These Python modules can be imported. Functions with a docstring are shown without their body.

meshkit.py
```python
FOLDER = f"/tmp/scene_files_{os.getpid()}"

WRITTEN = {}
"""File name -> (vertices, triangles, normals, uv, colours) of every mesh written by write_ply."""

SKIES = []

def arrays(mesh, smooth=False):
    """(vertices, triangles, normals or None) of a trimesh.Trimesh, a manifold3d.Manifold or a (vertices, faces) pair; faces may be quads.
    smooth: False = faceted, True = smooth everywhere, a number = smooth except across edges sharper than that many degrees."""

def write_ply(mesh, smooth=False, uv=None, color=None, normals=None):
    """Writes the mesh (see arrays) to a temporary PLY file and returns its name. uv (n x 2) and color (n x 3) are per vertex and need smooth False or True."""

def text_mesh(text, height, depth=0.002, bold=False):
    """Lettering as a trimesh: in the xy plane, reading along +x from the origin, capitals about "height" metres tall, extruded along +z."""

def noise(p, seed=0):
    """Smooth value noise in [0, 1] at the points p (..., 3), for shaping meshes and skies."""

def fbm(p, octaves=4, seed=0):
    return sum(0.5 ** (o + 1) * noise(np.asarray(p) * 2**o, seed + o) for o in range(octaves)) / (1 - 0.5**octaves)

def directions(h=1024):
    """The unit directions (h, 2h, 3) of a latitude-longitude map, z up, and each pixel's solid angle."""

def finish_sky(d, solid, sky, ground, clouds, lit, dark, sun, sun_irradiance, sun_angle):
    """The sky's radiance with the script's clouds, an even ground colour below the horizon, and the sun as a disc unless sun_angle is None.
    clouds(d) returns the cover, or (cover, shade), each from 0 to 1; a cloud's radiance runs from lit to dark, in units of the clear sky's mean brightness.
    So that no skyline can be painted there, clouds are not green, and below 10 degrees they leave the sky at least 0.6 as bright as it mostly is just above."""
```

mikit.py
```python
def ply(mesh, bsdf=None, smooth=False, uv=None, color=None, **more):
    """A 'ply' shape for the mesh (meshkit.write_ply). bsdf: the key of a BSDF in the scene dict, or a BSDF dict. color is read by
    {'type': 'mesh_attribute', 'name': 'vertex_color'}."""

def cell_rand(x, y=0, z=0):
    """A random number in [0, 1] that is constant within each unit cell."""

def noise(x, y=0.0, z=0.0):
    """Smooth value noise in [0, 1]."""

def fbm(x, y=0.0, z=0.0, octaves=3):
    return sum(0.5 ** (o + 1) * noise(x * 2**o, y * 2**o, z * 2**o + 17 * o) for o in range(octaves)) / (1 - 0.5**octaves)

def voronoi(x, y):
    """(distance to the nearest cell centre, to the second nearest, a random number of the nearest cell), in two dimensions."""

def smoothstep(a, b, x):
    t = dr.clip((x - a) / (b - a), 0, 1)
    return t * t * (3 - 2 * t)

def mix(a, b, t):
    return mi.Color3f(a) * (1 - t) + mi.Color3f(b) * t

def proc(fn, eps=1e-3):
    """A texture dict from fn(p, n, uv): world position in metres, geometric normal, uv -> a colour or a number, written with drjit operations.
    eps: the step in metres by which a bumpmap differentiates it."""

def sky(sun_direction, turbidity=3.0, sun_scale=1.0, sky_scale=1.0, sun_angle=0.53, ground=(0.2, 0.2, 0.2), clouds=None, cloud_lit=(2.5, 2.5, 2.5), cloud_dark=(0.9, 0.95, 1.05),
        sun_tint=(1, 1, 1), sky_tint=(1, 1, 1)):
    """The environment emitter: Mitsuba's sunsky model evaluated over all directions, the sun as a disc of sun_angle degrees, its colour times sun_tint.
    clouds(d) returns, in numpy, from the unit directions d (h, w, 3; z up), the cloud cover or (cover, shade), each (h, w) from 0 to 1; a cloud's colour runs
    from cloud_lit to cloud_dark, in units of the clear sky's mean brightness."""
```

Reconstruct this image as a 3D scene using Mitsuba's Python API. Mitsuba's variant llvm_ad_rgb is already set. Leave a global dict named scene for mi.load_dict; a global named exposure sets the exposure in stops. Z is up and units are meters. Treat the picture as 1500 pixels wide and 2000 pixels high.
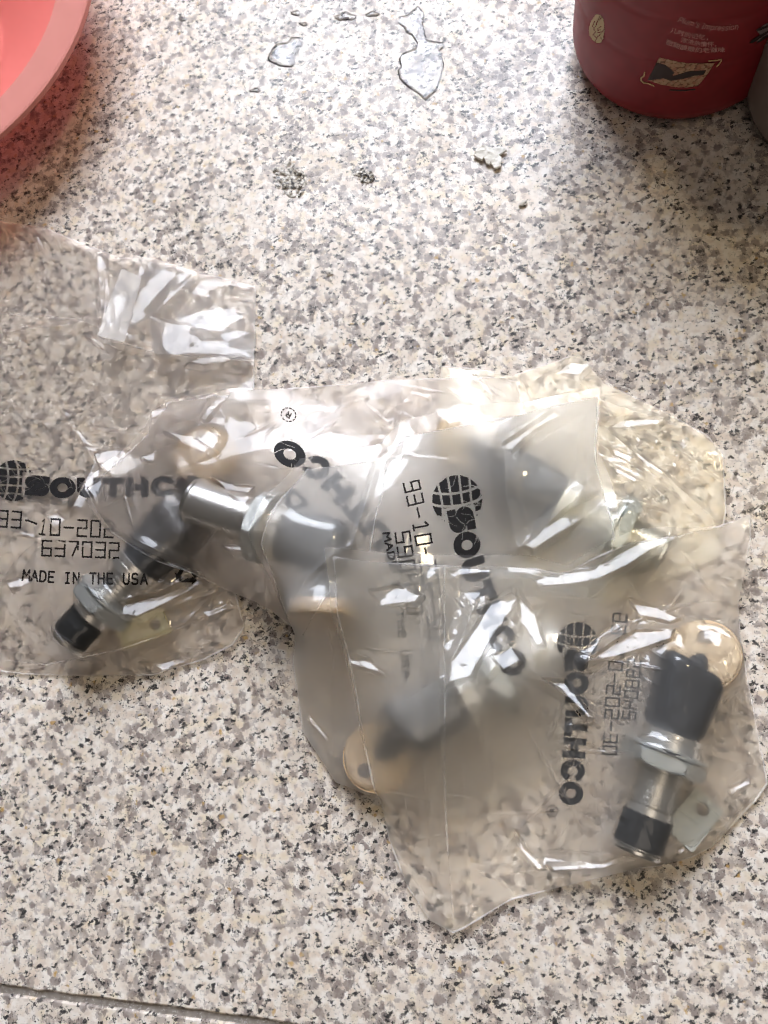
import math, glob, random
import numpy as np, trimesh, mitsuba as mi, drjit as dr
import mikit, meshkit
from mikit import noise, fbm, voronoi, smoothstep, mix
from scipy.interpolate import LinearNDInterpolator, RegularGridInterpolator
from scipy.ndimage import map_coordinates, grey_dilation, gaussian_filter
from shapely.geometry import Polygon, LineString, Point, MultiPolygon, box
import shapely
from shapely import affinity, union_all, box as shapely_box
import manifold3d as m3

T = mi.ScalarTransform4f
random.seed(7); np.random.seed(7)
scene, labels = {}, {}

# ------------------------------------------------------------------ camera, light, exposure
F = 1620.0                                   # focal length in pixels of a 1500 x 2000 picture
NADIR = np.array([1000 - 750, 1450 - 1000, F])   # the plumb line under the lens, in the picture
NADIR = NADIR / np.linalg.norm(NADIR)
H = 0.281 * NADIR[2]
rx = math.sqrt(1 - NADIR[0] ** 2)
RIGHT = np.array([rx, 0, -NADIR[0]])
fx = -NADIR[0] * NADIR[2] / rx
FWD = np.array([fx, math.sqrt(max(0, 1 - fx * fx - NADIR[2] ** 2)), -NADIR[2]])
DOWN = np.cross(FWD, RIGHT)
if DOWN[2] > 0: DOWN = -DOWN
EYE = np.array([0.0, 0.0, H])
scene['camera'] = {'type': 'thinlens', 'fov': 2 * math.degrees(math.atan(750 / F)), 'fov_axis': 'x', 'near_clip': 0.01, 'far_clip': 50.0,
                   'aperture_radius': 0.0010, 'focus_distance': 0.275,
                   'to_world': T().look_at(EYE.tolist(), (EYE + FWD).tolist(), (-DOWN).tolist())}
exposure = -0.30


def lamp(key, centre, target, w, h, rgb):
    scene[key] = {'type': 'rectangle', 'to_world': T().look_at(list(centre), list(target), [0, 0, 1] if abs(centre[0]) + abs(centre[1]) > .5 else [0, 1, 0]).scale([w / 2, h / 2, 1]),
                  'bsdf': {'type': 'diffuse', 'reflectance': {'type': 'rgb', 'value': 0.2}},
                  'emitter': {'type': 'area', 'radiance': {'type': 'rgb', 'value': list(rgb)}}}


lamp('window', (-0.10, 1.45, 1.22), (0, 0, 0), 1.0, 0.90, (20, 21.2, 24))
labels['window'] = {'label': 'bright daylight window pane behind the top of the picture', 'category': 'window', 'kind': 'structure'}
lamp('ceiling_fill', (0.25, -0.75, 2.1), (0, 0, 0), 1.3, 0.9, (1.5, 1.28, 1.05))  # added warm fill panel, stands in for light off the ceiling
labels['ceiling_fill'] = {'label': 'added warm fill panel above the stone', 'category': 'lamp', 'kind': 'structure'}
lamp('hanging_bulb', (0.55, 0.45, 1.30), (0, 0, 0), 0.13, 0.13, (70, 56, 34))
labels['hanging_bulb'] = {'label': 'small warm bulb hanging above the stone', 'category': 'lamp', 'kind': 'structure'}
scene['ambient_fill'] = {'type': 'constant', 'radiance': {'type': 'rgb', 'value': [0.095, 0.088, 0.08]}}  # added uniform ambient in place of light bounced around the room


def U(px, py, z=0.0):
    """The point of height z (metres) seen at a pixel of the 1500 x 2000 photograph."""
    px, py, z = np.broadcast_arrays(np.asarray(px, float), np.asarray(py, float), np.asarray(z, float))
    d = (px - 750)[..., None] * RIGHT + (py - 1000)[..., None] * DOWN + F * FWD
    t = (z - EYE[2]) / d[..., 2]
    return EYE + d * t[..., None]


MM = 1e-3
WINDOW = np.array([-.10, 1.45, 1.22])
# ------------------------------------------------------------------ materials
def rgb(*c): return {'type': 'rgb', 'value': list(c)}


def granite(p, n, uv):
    x, y = p.x * 1000, p.y * 1000
    f1, f2 = fbm(x * .8, y * .8, 3.0), fbm(x * .8, y * .8, 31.)
    g1, g2 = noise(x * 2.6, y * 2.6, 9.), noise(x * 2.6, y * 2.6, 57.)
    wx, wy = x + 1.3 * (f1 - .5) + .8 * (g1 - .5), y + 1.3 * (f2 - .5) + .8 * (g2 - .5)
    big = noise(x * .10, y * .10, 2.) * .6 + noise(x * .045, y * .045, 7.) * .4
    # feldspar: warm white to cream, clouded
    d1, d2, c = voronoi(wx * .45, wy * .45)
    col = mix((.74, .68, .61), (.67, .58, .495), smoothstep(.35, .95, c))
    col = mix(col, (.80, .765, .72), smoothstep(.45, .72, fbm(x * .45, y * .45, 5.)))
    col = mix(col, (.60, .535, .475), .55 * smoothstep(.52, .75, fbm(x * .9, y * .9, 25.)))
    col = mix(col, (.71, .60, .40), .35 * smoothstep(.72, .84, noise(x * .35, y * .35, 81.)))
    # smoky quartz: soft grey brown grains, each with its own depth
    e1, e2, g = voronoi(wx * .37 + 40, wy * .37 + 11)
    amount = .335 + .36 * (big - .5)
    deep = noise(wx * .42 + 7, wy * .42 + 3, 90.)
    edge = smoothstep(.0, .26, e2 - e1 + .05 + .14 * (g1 - .5))
    quartz = smoothstep(amount + .015, amount - .015, g) * edge * (.62 + .38 * smoothstep(.2, .7, deep))
    h1, h2, h = voronoi(wx * .85 + 9, wy * .85 + 70)
    small = smoothstep(.15 + .16 * (big - .5), .11 + .16 * (big - .5), h) * smoothstep(.0, .2, h2 - h1 + .05)
    tone = mix((.30, .252, .232), (.19, .160, .152), noise(x * .8, y * .8, 15.))
    tone = mix(tone, (.42, .37, .335), .5 * smoothstep(.5, .85, fbm(x * 1.5, y * 1.5, 44.)))
    col = mix(col, tone, dr.maximum(quartz, .55 * small) * .92)
    # black mica: slim crisp flecks, loosely clustered
    gate = noise(x * .25, y * .25, 63.) * .65 + noise(x * .7, y * .7, 20.) * .35
    u, v = wx * .85 + wy * .50, wy * .95 - wx * .35
    b1, b2, k = voronoi(u * .55, v * .88)
    r = dr.minimum((k - .72 + .42 * (gate - .45)) * 2.2, .52)
    mica = smoothstep(-.02, .14, r - b1 - .18 * (g2 - .5))
    u2, v2 = wx * .9 - wy * .30, wy * .9 + wx * .45
    s1, s2, q = voronoi(u2 * 1.25 + 5, v2 * 1.9 + 3)
    rs = dr.minimum((q - .80 + .30 * (gate - .45)) * 3.0, .46)
    mica = dr.maximum(mica, .95 * smoothstep(0., .14, rs - s1))
    t1, t2, w = voronoi(x * 2.1 + 15, y * 2.1 + 33)
    mica = dr.maximum(mica, .8 * smoothstep(0., .15, dr.minimum((w - .90) * 5., .40) - t1))
    col = mix(col, mix((.016, .017, .019), (.10, .092, .088), smoothstep(.5, .9, noise(x * 2.2, y * 2.2, 4.))), mica * .97)
    o1, o2, o = voronoi(wx * .40 + 77, wy * .40 + 20)
    rust = smoothstep(0., .16, dr.minimum((o - .93) * 5.0, .35) - o1 - .12 * (g1 - .5))
    col = mix(col, mix((.45, .25, .07), (.58, .42, .18), g2), rust * .8)
    # faint dried smears
    return col * mi.Color3f(.99, .965, .932) * (1 - .07 * smoothstep(.5, .8, fbm(x * .03, y * .05, 12.)))


def polish(p, n, uv):
    x, y = p.x * 1000, p.y * 1000
    return .20 + .16 * smoothstep(.35, .8, fbm(x * .05, y * .05, 6.)) + .06 * noise(x * .9, y * .9, 2.)


scene['granite'] = {'type': 'principled', 'base_color': mikit.proc(granite), 'roughness': mikit.proc(polish), 'specular': 0.17}


def grout(p, n, uv):
    x, y = p.x * 1000, p.y * 1000
    return mix((.30, .265, .23), (.15, .13, .115), fbm(x * 1.1, y * 1.1, 1.)) + mi.Color3f(.25) * smoothstep(.80, .86, noise(x * 3.1, y * 3.1, 8.))


scene['grout'] = {'type': 'principled', 'base_color': mikit.proc(grout), 'roughness': 0.55}


def film_bsdf(key, haze, tint, rough=.72, trans=.80, diff=1.0, ior=1.7):
    scene[key] = {'type': 'blendbsdf', 'weight': float(haze), 'clear': {'type': 'thindielectric', 'int_ior': ior},
                  'hazy': {'type': 'principledthin', 'base_color': rgb(*tint), 'roughness': rough, 'spec_trans': trans, 'diff_trans': diff, 'eta': 1.33}}


# the clear share carries the mirror reflection of the whole film, so its index rises as the hazy share grows
film_bsdf('film_thin', .68, (.91, .895, .885), .52, .955, ior=2.4)
film_bsdf('film_milky', .86, (.995, .99, .97), .60, .74, ior=3.4)
film_bsdf('film_front', .66, (.995, .99, .975), .54, .875, ior=2.4)
film_bsdf('film_under', .36, (.96, .955, .95), .50, .93, ior=1.65)
film_bsdf('film_reflect_yellow', .52, (.97, .965, .89), .55, .85, ior=1.9)  # yellow tint stands in for the reflection inside the overlapping bags
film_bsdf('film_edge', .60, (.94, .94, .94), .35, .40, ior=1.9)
scene['ink'] = {'type': 'twosided', 'b': {'type': 'principled', 'base_color': rgb(.010, .009, .009), 'roughness': .6, 'specular': .15}}


def brushed(a, b, f=900.):
    return lambda p, n, uv: mix(a, b, fbm(p.x * f, p.y * f, p.z * f))


scene['steel'] = {'type': 'principled', 'base_color': mikit.proc(brushed((.80, .79, .76), (.62, .61, .59))), 'metallic': 1.0, 'roughness': .24}
scene['zinc'] = {'type': 'principled', 'base_color': mikit.proc(brushed((.60, .63, .62), (.47, .50, .50))), 'metallic': .75, 'roughness': .48}
def disc_paint(p, n, uv):
    a = fbm(p.x * 260, p.y * 260, p.z * 260)
    c = mix((.68, .51, .32), (.56, .41, .25), smoothstep(.3, .7, a))
    return mix(c, (.30, .21, .13), .6 * smoothstep(.62, .75, fbm(p.x * 700, p.y * 700, 4.)))


scene['brass'] = {'type': 'principled', 'base_color': mikit.proc(disc_paint), 'metallic': .45, 'roughness': .38}
scene['chromate'] = {'type': 'principled', 'base_color': mikit.proc(brushed((.60, .62, .38), (.72, .58, .40), 250.)), 'metallic': .85, 'roughness': .35}
scene['rubber'] = {'type': 'principled', 'base_color': mikit.proc(brushed((.006, .0065, .0075), (.024, .025, .028), 900.)), 'roughness': mikit.proc(lambda p, n, uv: .42 + .3 * noise(p.x * 900, p.y * 900, p.z * 900)), 'specular': .16}
scene['black_plastic'] = {'type': 'principled', 'base_color': mikit.proc(brushed((.014, .015, .017), (.035, .035, .036), 1200.)), 'roughness': .38}
scene['water'] = {'type': 'dielectric', 'int_ior': 1.37}


def add(key, mesh, bsdf, smooth=30, **more):
    base, k = key, 0
    while key in scene:
        k += 1; key = f'{base}_{k:03d}'
    scene[key] = mikit.ply(mesh, bsdf, smooth=smooth, **more)
    return key


def tag(key, label, cat=None, group=None, kind=None):
    labels[key] = {k: v for k, v in dict(label=label, category=cat, group=group, kind=kind).items() if v}


# ------------------------------------------------------------------ the stone
def slab(poly, top, thick=.02, cham=.0005):
    p = Polygon(poly)
    inner = p.buffer(-cham)
    a = trimesh.creation.extrude_polygon(p, thick, engine='earcut'); a.apply_translation([0, 0, top - thick - cham])
    n = len(poly)
    q = np.array(inner.exterior.coords)[:-1]
    q = np.array([q[np.argmin(np.linalg.norm(q - c, axis=1))] for c in np.array(poly)])
    v = np.vstack([np.c_[np.array(poly), np.full(n, top - cham)], np.c_[q, np.full(n, top)]])
    f = []
    for i in range(n):
        j = (i + 1) % n
        f += [[i, j, n + j], [i, n + j, n + i]]
    tv, tf = trimesh.creation.triangulate_polygon(Polygon(q), engine='earcut')
    b = trimesh.Trimesh(np.vstack([v, np.c_[tv, np.full(len(tv), top)]]), np.vstack([f, tf + 2 * n]), process=False)
    if b.face_normals[-1][2] < 0: b.invert()
    return trimesh.util.concatenate([a, b])


e0, e1 = U(-700, 1815)[:2], U(0, 1932)[:2]
e2, e3 = U(520, 2000)[:2], U(2600, 2330)[:2]
# a joint that runs nearly straight with slightly chipped lips
rng = np.random.default_rng(3)
def joint_line(off):
    pts = []
    for a, b in ((e0, e1), (e1, e2), (e2, e3)):
        L = np.linalg.norm(b - a); k = max(2, int(L / .004))
        d = (b - a) / L; nrm = np.array([-d[1], d[0]])
        for t in np.linspace(0, 1, k, endpoint=False):
            pts.append(a + (b - a) * t + nrm * (off + rng.normal(0, .00013)))
    pts.append(e3 + np.array([0, off]))
    return np.array(pts)
up, lo = joint_line(0.0011), joint_line(-0.0011)
FARY = 1.2
poly_up = np.vstack([up, [[up[-1][0], FARY], [up[0][0], FARY]]])
poly_lo = np.vstack([lo[::-1], [[lo[0][0], lo.min() - .5], [lo[-1][0], lo.min() - .5]]])
def as_slab(poly): 
    m = slab(poly, 0.0)
    return m
add('granite_floor', as_slab(poly_up), 'granite', smooth=False); labels['granite_floor'] = {'label': 'polished speckled grey and cream granite slab', 'kind': 'structure'}
add('granite_floor_001', as_slab(poly_lo), 'granite', smooth=False); labels['granite_floor_001'] = {'label': 'edge of the next granite slab below the dark joint', 'kind': 'structure'}
gx = np.linspace(up[0][0], up[-1][0], 500)
gy = np.interp(gx, up[:, 0], up[:, 1])
gv, gf = [], []
for i, x in enumerate(gx):
    for k, o in enumerate((.002, 0, -.002, -.004, -.006)):
        gv.append([x, gy[i] + o, -.0009 - (.0005 if k in (1, 2, 3) else 0) + .0006 * meshkit.noise(np.array([x * 700, o * 700, 1.]))])
for i in range(len(gx) - 1):
    for k in range(4):
        a = i * 5 + k
        gf += [[a, a + 1, a + 6], [a, a + 6, a + 5]]
gm = trimesh.Trimesh(gv, gf, process=False)
if gm.face_normals[:, 2].mean() < 0: gm.invert()
add('grout_joint', gm, 'grout', smooth=True); labels['grout_joint'] = {'label': 'dark grout joint between the granite slabs', 'kind': 'structure'}

# ------------------------------------------------------------------ height raster of what lies on the stone
RES = .0008
X0, Y0 = -.24, -.22
NX, NY = int(.48 / RES), int(.50 / RES)
G = np.zeros((NY, NX))


def gat(x, y, g=None):
    g = G if g is None else g
    return map_coordinates(g, [(np.asarray(y) - Y0) / RES, (np.asarray(x) - X0) / RES], order=1, mode='nearest')


UNDER = np.zeros_like(G)                     # the bare latches, without their bags
PTS, CEIL = {}, {}


def put_points(p, into=None):
    into = G if into is None else into
    g = np.zeros_like(G)
    i = np.round((p[:, 1] - Y0) / RES).astype(int); j = np.round((p[:, 0] - X0) / RES).astype(int)
    ok = (i >= 0) & (i < NY) & (j >= 0) & (j < NX)
    np.maximum.at(g, (i[ok], j[ok]), p[ok, 2])
    g = grey_dilation(g, size=(3, 3))
    np.maximum(into, g, out=into)


# ------------------------------------------------------------------ latches
def lathe(profile, sections=48):
    """Profile of (x along the axis, radius), closed at the axis by the caller; turned round +x. In mm."""
    pr = np.array(profile, float)
    m = trimesh.creation.revolve(np.c_[pr[:, 1], pr[:, 0]], sections=sections)   # axis z
    m.apply_transform(trimesh.transformations.rotation_matrix(math.pi / 2, [0, 1, 0]))
    m.fix_normals()
    return m


def hexnut(x0, x1, r_flat, hole):
    cs = m3.CrossSection.circle(r_flat / math.cos(math.pi / 6), 6)
    body = m3.Manifold.extrude(cs, x1 - x0)
    R = r_flat / math.cos(math.pi / 6)
    h = x1 - x0
    cone = m3.Manifold.revolve(m3.CrossSection([[(0, 0), (R - 1.3, 0), (R + .05, .9), (R + .05, h - .9), (R - 1.3, h), (0, h)]]), 64)
    b = (body ^ cone) - m3.Manifold.cylinder(h + 2, hole, hole, 48).translate([0, 0, -1])
    mm = b.to_mesh(); t = trimesh.Trimesh(mm.vert_properties[:, :3], mm.tri_verts)
    t.apply_translation([0, 0, x0])
    t.apply_transform(trimesh.transformations.rotation_matrix(math.pi / 2, [0, 1, 0]))
    return t


def rot(axis, deg): return trimesh.transformations.rotation_matrix(math.radians(deg), axis)


def latch(name, label, tip, tail, roll, nut, thread0, disc_at, disc_n, hole_at, plate=None, ztip=.0085, zend=.0112, L=55.0):
    """A push latch lying down: tip and tail are pixels of the two ends of its axis."""
    a, b = U(*tip, ztip), U(*tail, zend)
    d = (b - a) / np.linalg.norm(b - a)
    s = np.cross([0, 0, 1], d); s /= np.linalg.norm(s); u = np.cross(d, s)
    M = np.eye(4); M[:3, 0], M[:3, 1], M[:3, 2], M[:3, 3] = d * MM, s * MM, u * MM, a
    M = M @ rot([1, 0, 0], roll)
    parts = []
    r = 7.2
    parts.append(('barrel', lathe([(0.6, 0), (0.6, 5.9), (0, 6.2), (0, 7.4), (.4, 7.55), (1.3, 7.55), (1.6, r), (thread0, r), (thread0 + .4, r - .8), (30, r - .8), (30, 0)]), 'steel'))
    th = []
    x = thread0 + .3
    th.append((x, r - .9))
    while x < 31:
        th += [(x + .20, r - .7), (x + .60, r + .2), (x + .85, r + .2), (x + 1.3, r - .7)]
        x += 1.5
    th.append((x, r - .9))
    th = [(th[0][0], 0)] + th + [(th[-1][0], 0)]
    parts.append(('thread', lathe(th), 'steel'))
    # black moulded insert in one side of the barrel
    ang = np.radians(np.linspace(-72, 72, 25)); v, f = [], []
    for xx, rr in ((1.9, 7.0), (1.9, 7.45), (2.3, 7.57), (10.6, 7.57), (11.0, 7.45), (11.0, 7.0)):
        v += [[xx, rr * math.sin(t), rr * math.cos(t)] for t in ang]
    n = len(ang)
    for k in range(5):
        for i in range(n - 1):
            q = k * n + i; f += [[q, q + 1, q + n + 1], [q, q + n + 1, q + n]]
    parts.append(('insert', trimesh.Trimesh(v, f, process=False), 'black_plastic'))
    nm = hexnut(nut, nut + 4.2, 10.4, 6.8); nm.apply_transform(rot([1, 0, 0], 23 - roll))
    parts.append(('hex_nut', nm, 'zinc'))
    parts.append(('washer', lathe([(nut + 4.5, 6.4), (nut + 4.5, 11.2), (nut + 4.7, 11.5), (nut + 5.4, 11.5), (nut + 5.6, 11.2), (nut + 5.6, 6.4), (nut + 4.5, 6.4)]), 'zinc'))
    parts.append(('collar', lathe([(29.6, 0), (29.6, 8.6), (30, 9.0), (32.2, 9.0), (32.4, 8.5), (33, 8.5), (33.2, 9.0), (34.6, 9.0), (34.9, 8.6), (34.9, 0)]), 'steel'))
    # rubber boot: round at the collar, blocky and slanted towards the disc
    ts = np.linspace(0, 1, 15); vv = []
    for t in ts:
        xx = 35.0 + 20 * t
        ry, rz = 8.5 + .7 * t, 8.5 - .9 * t
        e = 1.0 - .45 * t
        sh = .86 if t in (ts[0], ts[-1]) else (.97 if t in (ts[1], ts[-2]) else 1)
        for w in np.linspace(0, 2 * math.pi, 48, endpoint=False):
            c_, s_ = math.cos(w), math.sin(w)
            py = ry * sh * math.copysign(abs(c_) ** e, c_); pz = rz * sh * math.copysign(abs(s_) ** e, s_)
            vv.append([xx + t * t * .22 * py, py, pz])
    ff = []
    for k in range(len(ts) - 1):
        for i in range(48):
            j = (i + 1) % 48; ff += [[k * 48 + i, k * 48 + j, k * 48 + 48 + j], [k * 48 + i, k * 48 + 48 + j, k * 48 + 48 + i]]
    c0, c1 = len(vv), len(vv) + 1
    vv += [[35, 0, 0], [56, 0, 0]]
    for i in range(48):
        j = (i + 1) % 48; ff += [[c0, j, i], [c1, (len(ts) - 1) * 48 + i, (len(ts) - 1) * 48 + j]]
    bm = trimesh.Trimesh(vv, ff, process=False); bm.fix_normals()
    bm.vertices += bm.vertex_normals * ((.5 * (meshkit.fbm(bm.vertices * .35) - .5) + .22 * (meshkit.noise(bm.vertices * 1.3) - .5)))[:, None]
    parts.append(('rubber_boot', bm, 'rubber'))
    pts = []
    for k, (nm_, m, mat) in enumerate(parts):
        w = m.copy(); w.apply_transform(M)
        parts[k] = (nm_, w, mat)
    # brass disc with its hole, and the arm that carries it
    nrm = np.array(disc_n, float); nrm /= np.linalg.norm(nrm)
    ha = np.array(hole_at, float)
    R = 10.4
    cs = m3.CrossSection.circle(R, 64) - m3.CrossSection.circle(2.3, 32).translate((0, 5.2))
    disc = m3.Manifold.extrude(cs, 1.5)
    rimr = (m3.CrossSection.circle(R, 64) - m3.CrossSection.circle(R - .9, 64))
    disc = disc + m3.Manifold.extrude(rimr, 4.2).translate([0, 0, -2.7])
    dome = m3.Manifold.extrude(m3.CrossSection.circle(R - .7, 64) - m3.CrossSection.circle(2.3, 32).translate((0, 5.2)), .35).translate([0, 0, 1.5])
    disc = disc + dome
    md = disc.to_mesh(); dm = trimesh.Trimesh(md.vert_properties[:, :3], md.tri_verts)
    hy = ha - nrm * (ha @ nrm); hy /= np.linalg.norm(hy); hx = np.cross(hy, nrm)
    D = np.eye(4); D[:3, 0], D[:3, 1], D[:3, 2], D[:3, 3] = hx * MM, hy * MM, nrm * MM, U(*disc_at)
    dm.apply_transform(D)
    parts.append(('disc', dm, 'brass'))
    p0 = (M @ [50, 0, 0, 1])[:3]; p1 = D[:3, 3] - nrm * .002
    seg = []
    for q, rr in ((p0, .0052), (p0 * .4 + p1 * .6, .0042), (p1, .0036)):
        sp = trimesh.creation.icosphere(subdivisions=2, radius=rr); sp.apply_translation(q); seg.append(sp.vertices)
    parts.append(('arm', trimesh.convex.convex_hull(np.vstack(seg)), 'rubber'))
    if plate:
        c, along, size, nn, mat = plate
        c = U(*c); al = np.array(along, float); nn = np.array(nn, float); nn /= np.linalg.norm(nn)
        al -= nn * (al @ nn); al /= np.linalg.norm(al); ac = np.cross(nn, al)
        pl = box(-size[0] / 2, -size[1] / 2, size[0] / 2, size[1] / 2).buffer(-.8).buffer(.8).difference(Point(size[0] * .25, 0).buffer(1.9))
        pm = trimesh.creation.extrude_polygon(pl, 1.3, engine='earcut')
        P = np.eye(4); P[:3, 0], P[:3, 1], P[:3, 2], P[:3, 3] = al * MM, ac * MM, nn * MM, c
        pm.apply_transform(P)
        parts.append(('pawl', pm, mat))
    allm = trimesh.util.concatenate([p[1] for p in parts])
    s_pts, _ = trimesh.sample.sample_surface(allm, 30000, seed=1)
    under = gat(s_pts[:, 0], s_pts[:, 1], UNDER)
    lift = max(np.percentile(under - s_pts[:, 2], 99.7) + .0002, -.004)
    mid = [.45 * tip[0] + .55 * tail[0], .45 * tip[1] + .55 * tail[1]]
    move = np.r_[(U(*mid, zend + lift) - U(*mid, zend))[:2], lift]     # keeps its place in the heap when it rests on what is under it
    for nm_, m, mat in parts:
        m.apply_translation(move)
        add(f'{name}__{nm_}', m, mat, smooth=28)
    s_pts = s_pts + move
    PTS[name] = s_pts
    put_points(s_pts, UNDER)
    c = np.full_like(G, 1.0)
    i = np.round((s_pts[:, 1] - Y0) / RES).astype(int); j = np.round((s_pts[:, 0] - X0) / RES).astype(int)
    np.minimum.at(c, (i, j), s_pts[:, 2])
    CEIL[name] = -grey_dilation(-c, size=(5, 5))
    tag(name, label, 'latch', 'push latches in plastic bags')


# ------------------------------------------------------------------ plastic film
def resample(pts, n):
    p = np.array([(*q, 0)[:3] if len(q) == 2 else q for q in pts], float)
    s = np.r_[0, np.cumsum(np.linalg.norm(np.diff(p[:, :2], axis=0), axis=1))]
    t = np.linspace(0, s[-1], n)
    return np.c_[[np.interp(t, s, p[:, k]) for k in range(3)]].T


def facets(x, y, cell, seed, jitter=1.0):
    """Creased paper: heights at scattered points joined by flat triangles; about -0.5 to 0.5."""
    r = np.random.default_rng(seed)
    x0, x1, y0, y1 = x.min() - 2 * cell, x.max() + 2 * cell, y.min() - 2 * cell, y.max() + 2 * cell
    gx_, gy_ = np.meshgrid(np.arange(x0, x1 + cell, cell), np.arange(y0, y1 + cell, cell))
    gx_[::2] += cell / 2
    p = np.c_[gx_.ravel(), gy_.ravel()] + r.uniform(-.33, .33, (gx_.size, 2)) * cell * jitter
    t_ = r.uniform(0, math.pi); c_, m_ = np.array([math.cos(t_), math.sin(t_)]), p.mean(0)
    p = np.c_[(p - m_) @ c_, (p - m_) @ np.array([-c_[1], c_[0]])] + m_
    p = np.vstack([p, [[x0, y0], [x1, y0], [x0, y1], [x1, y1]]])
    h = r.uniform(-.5, .5, len(p))
    return LinearNDInterpolator(p, h, fill_value=0.0)(x, y)


class Film:
    pass


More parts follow.
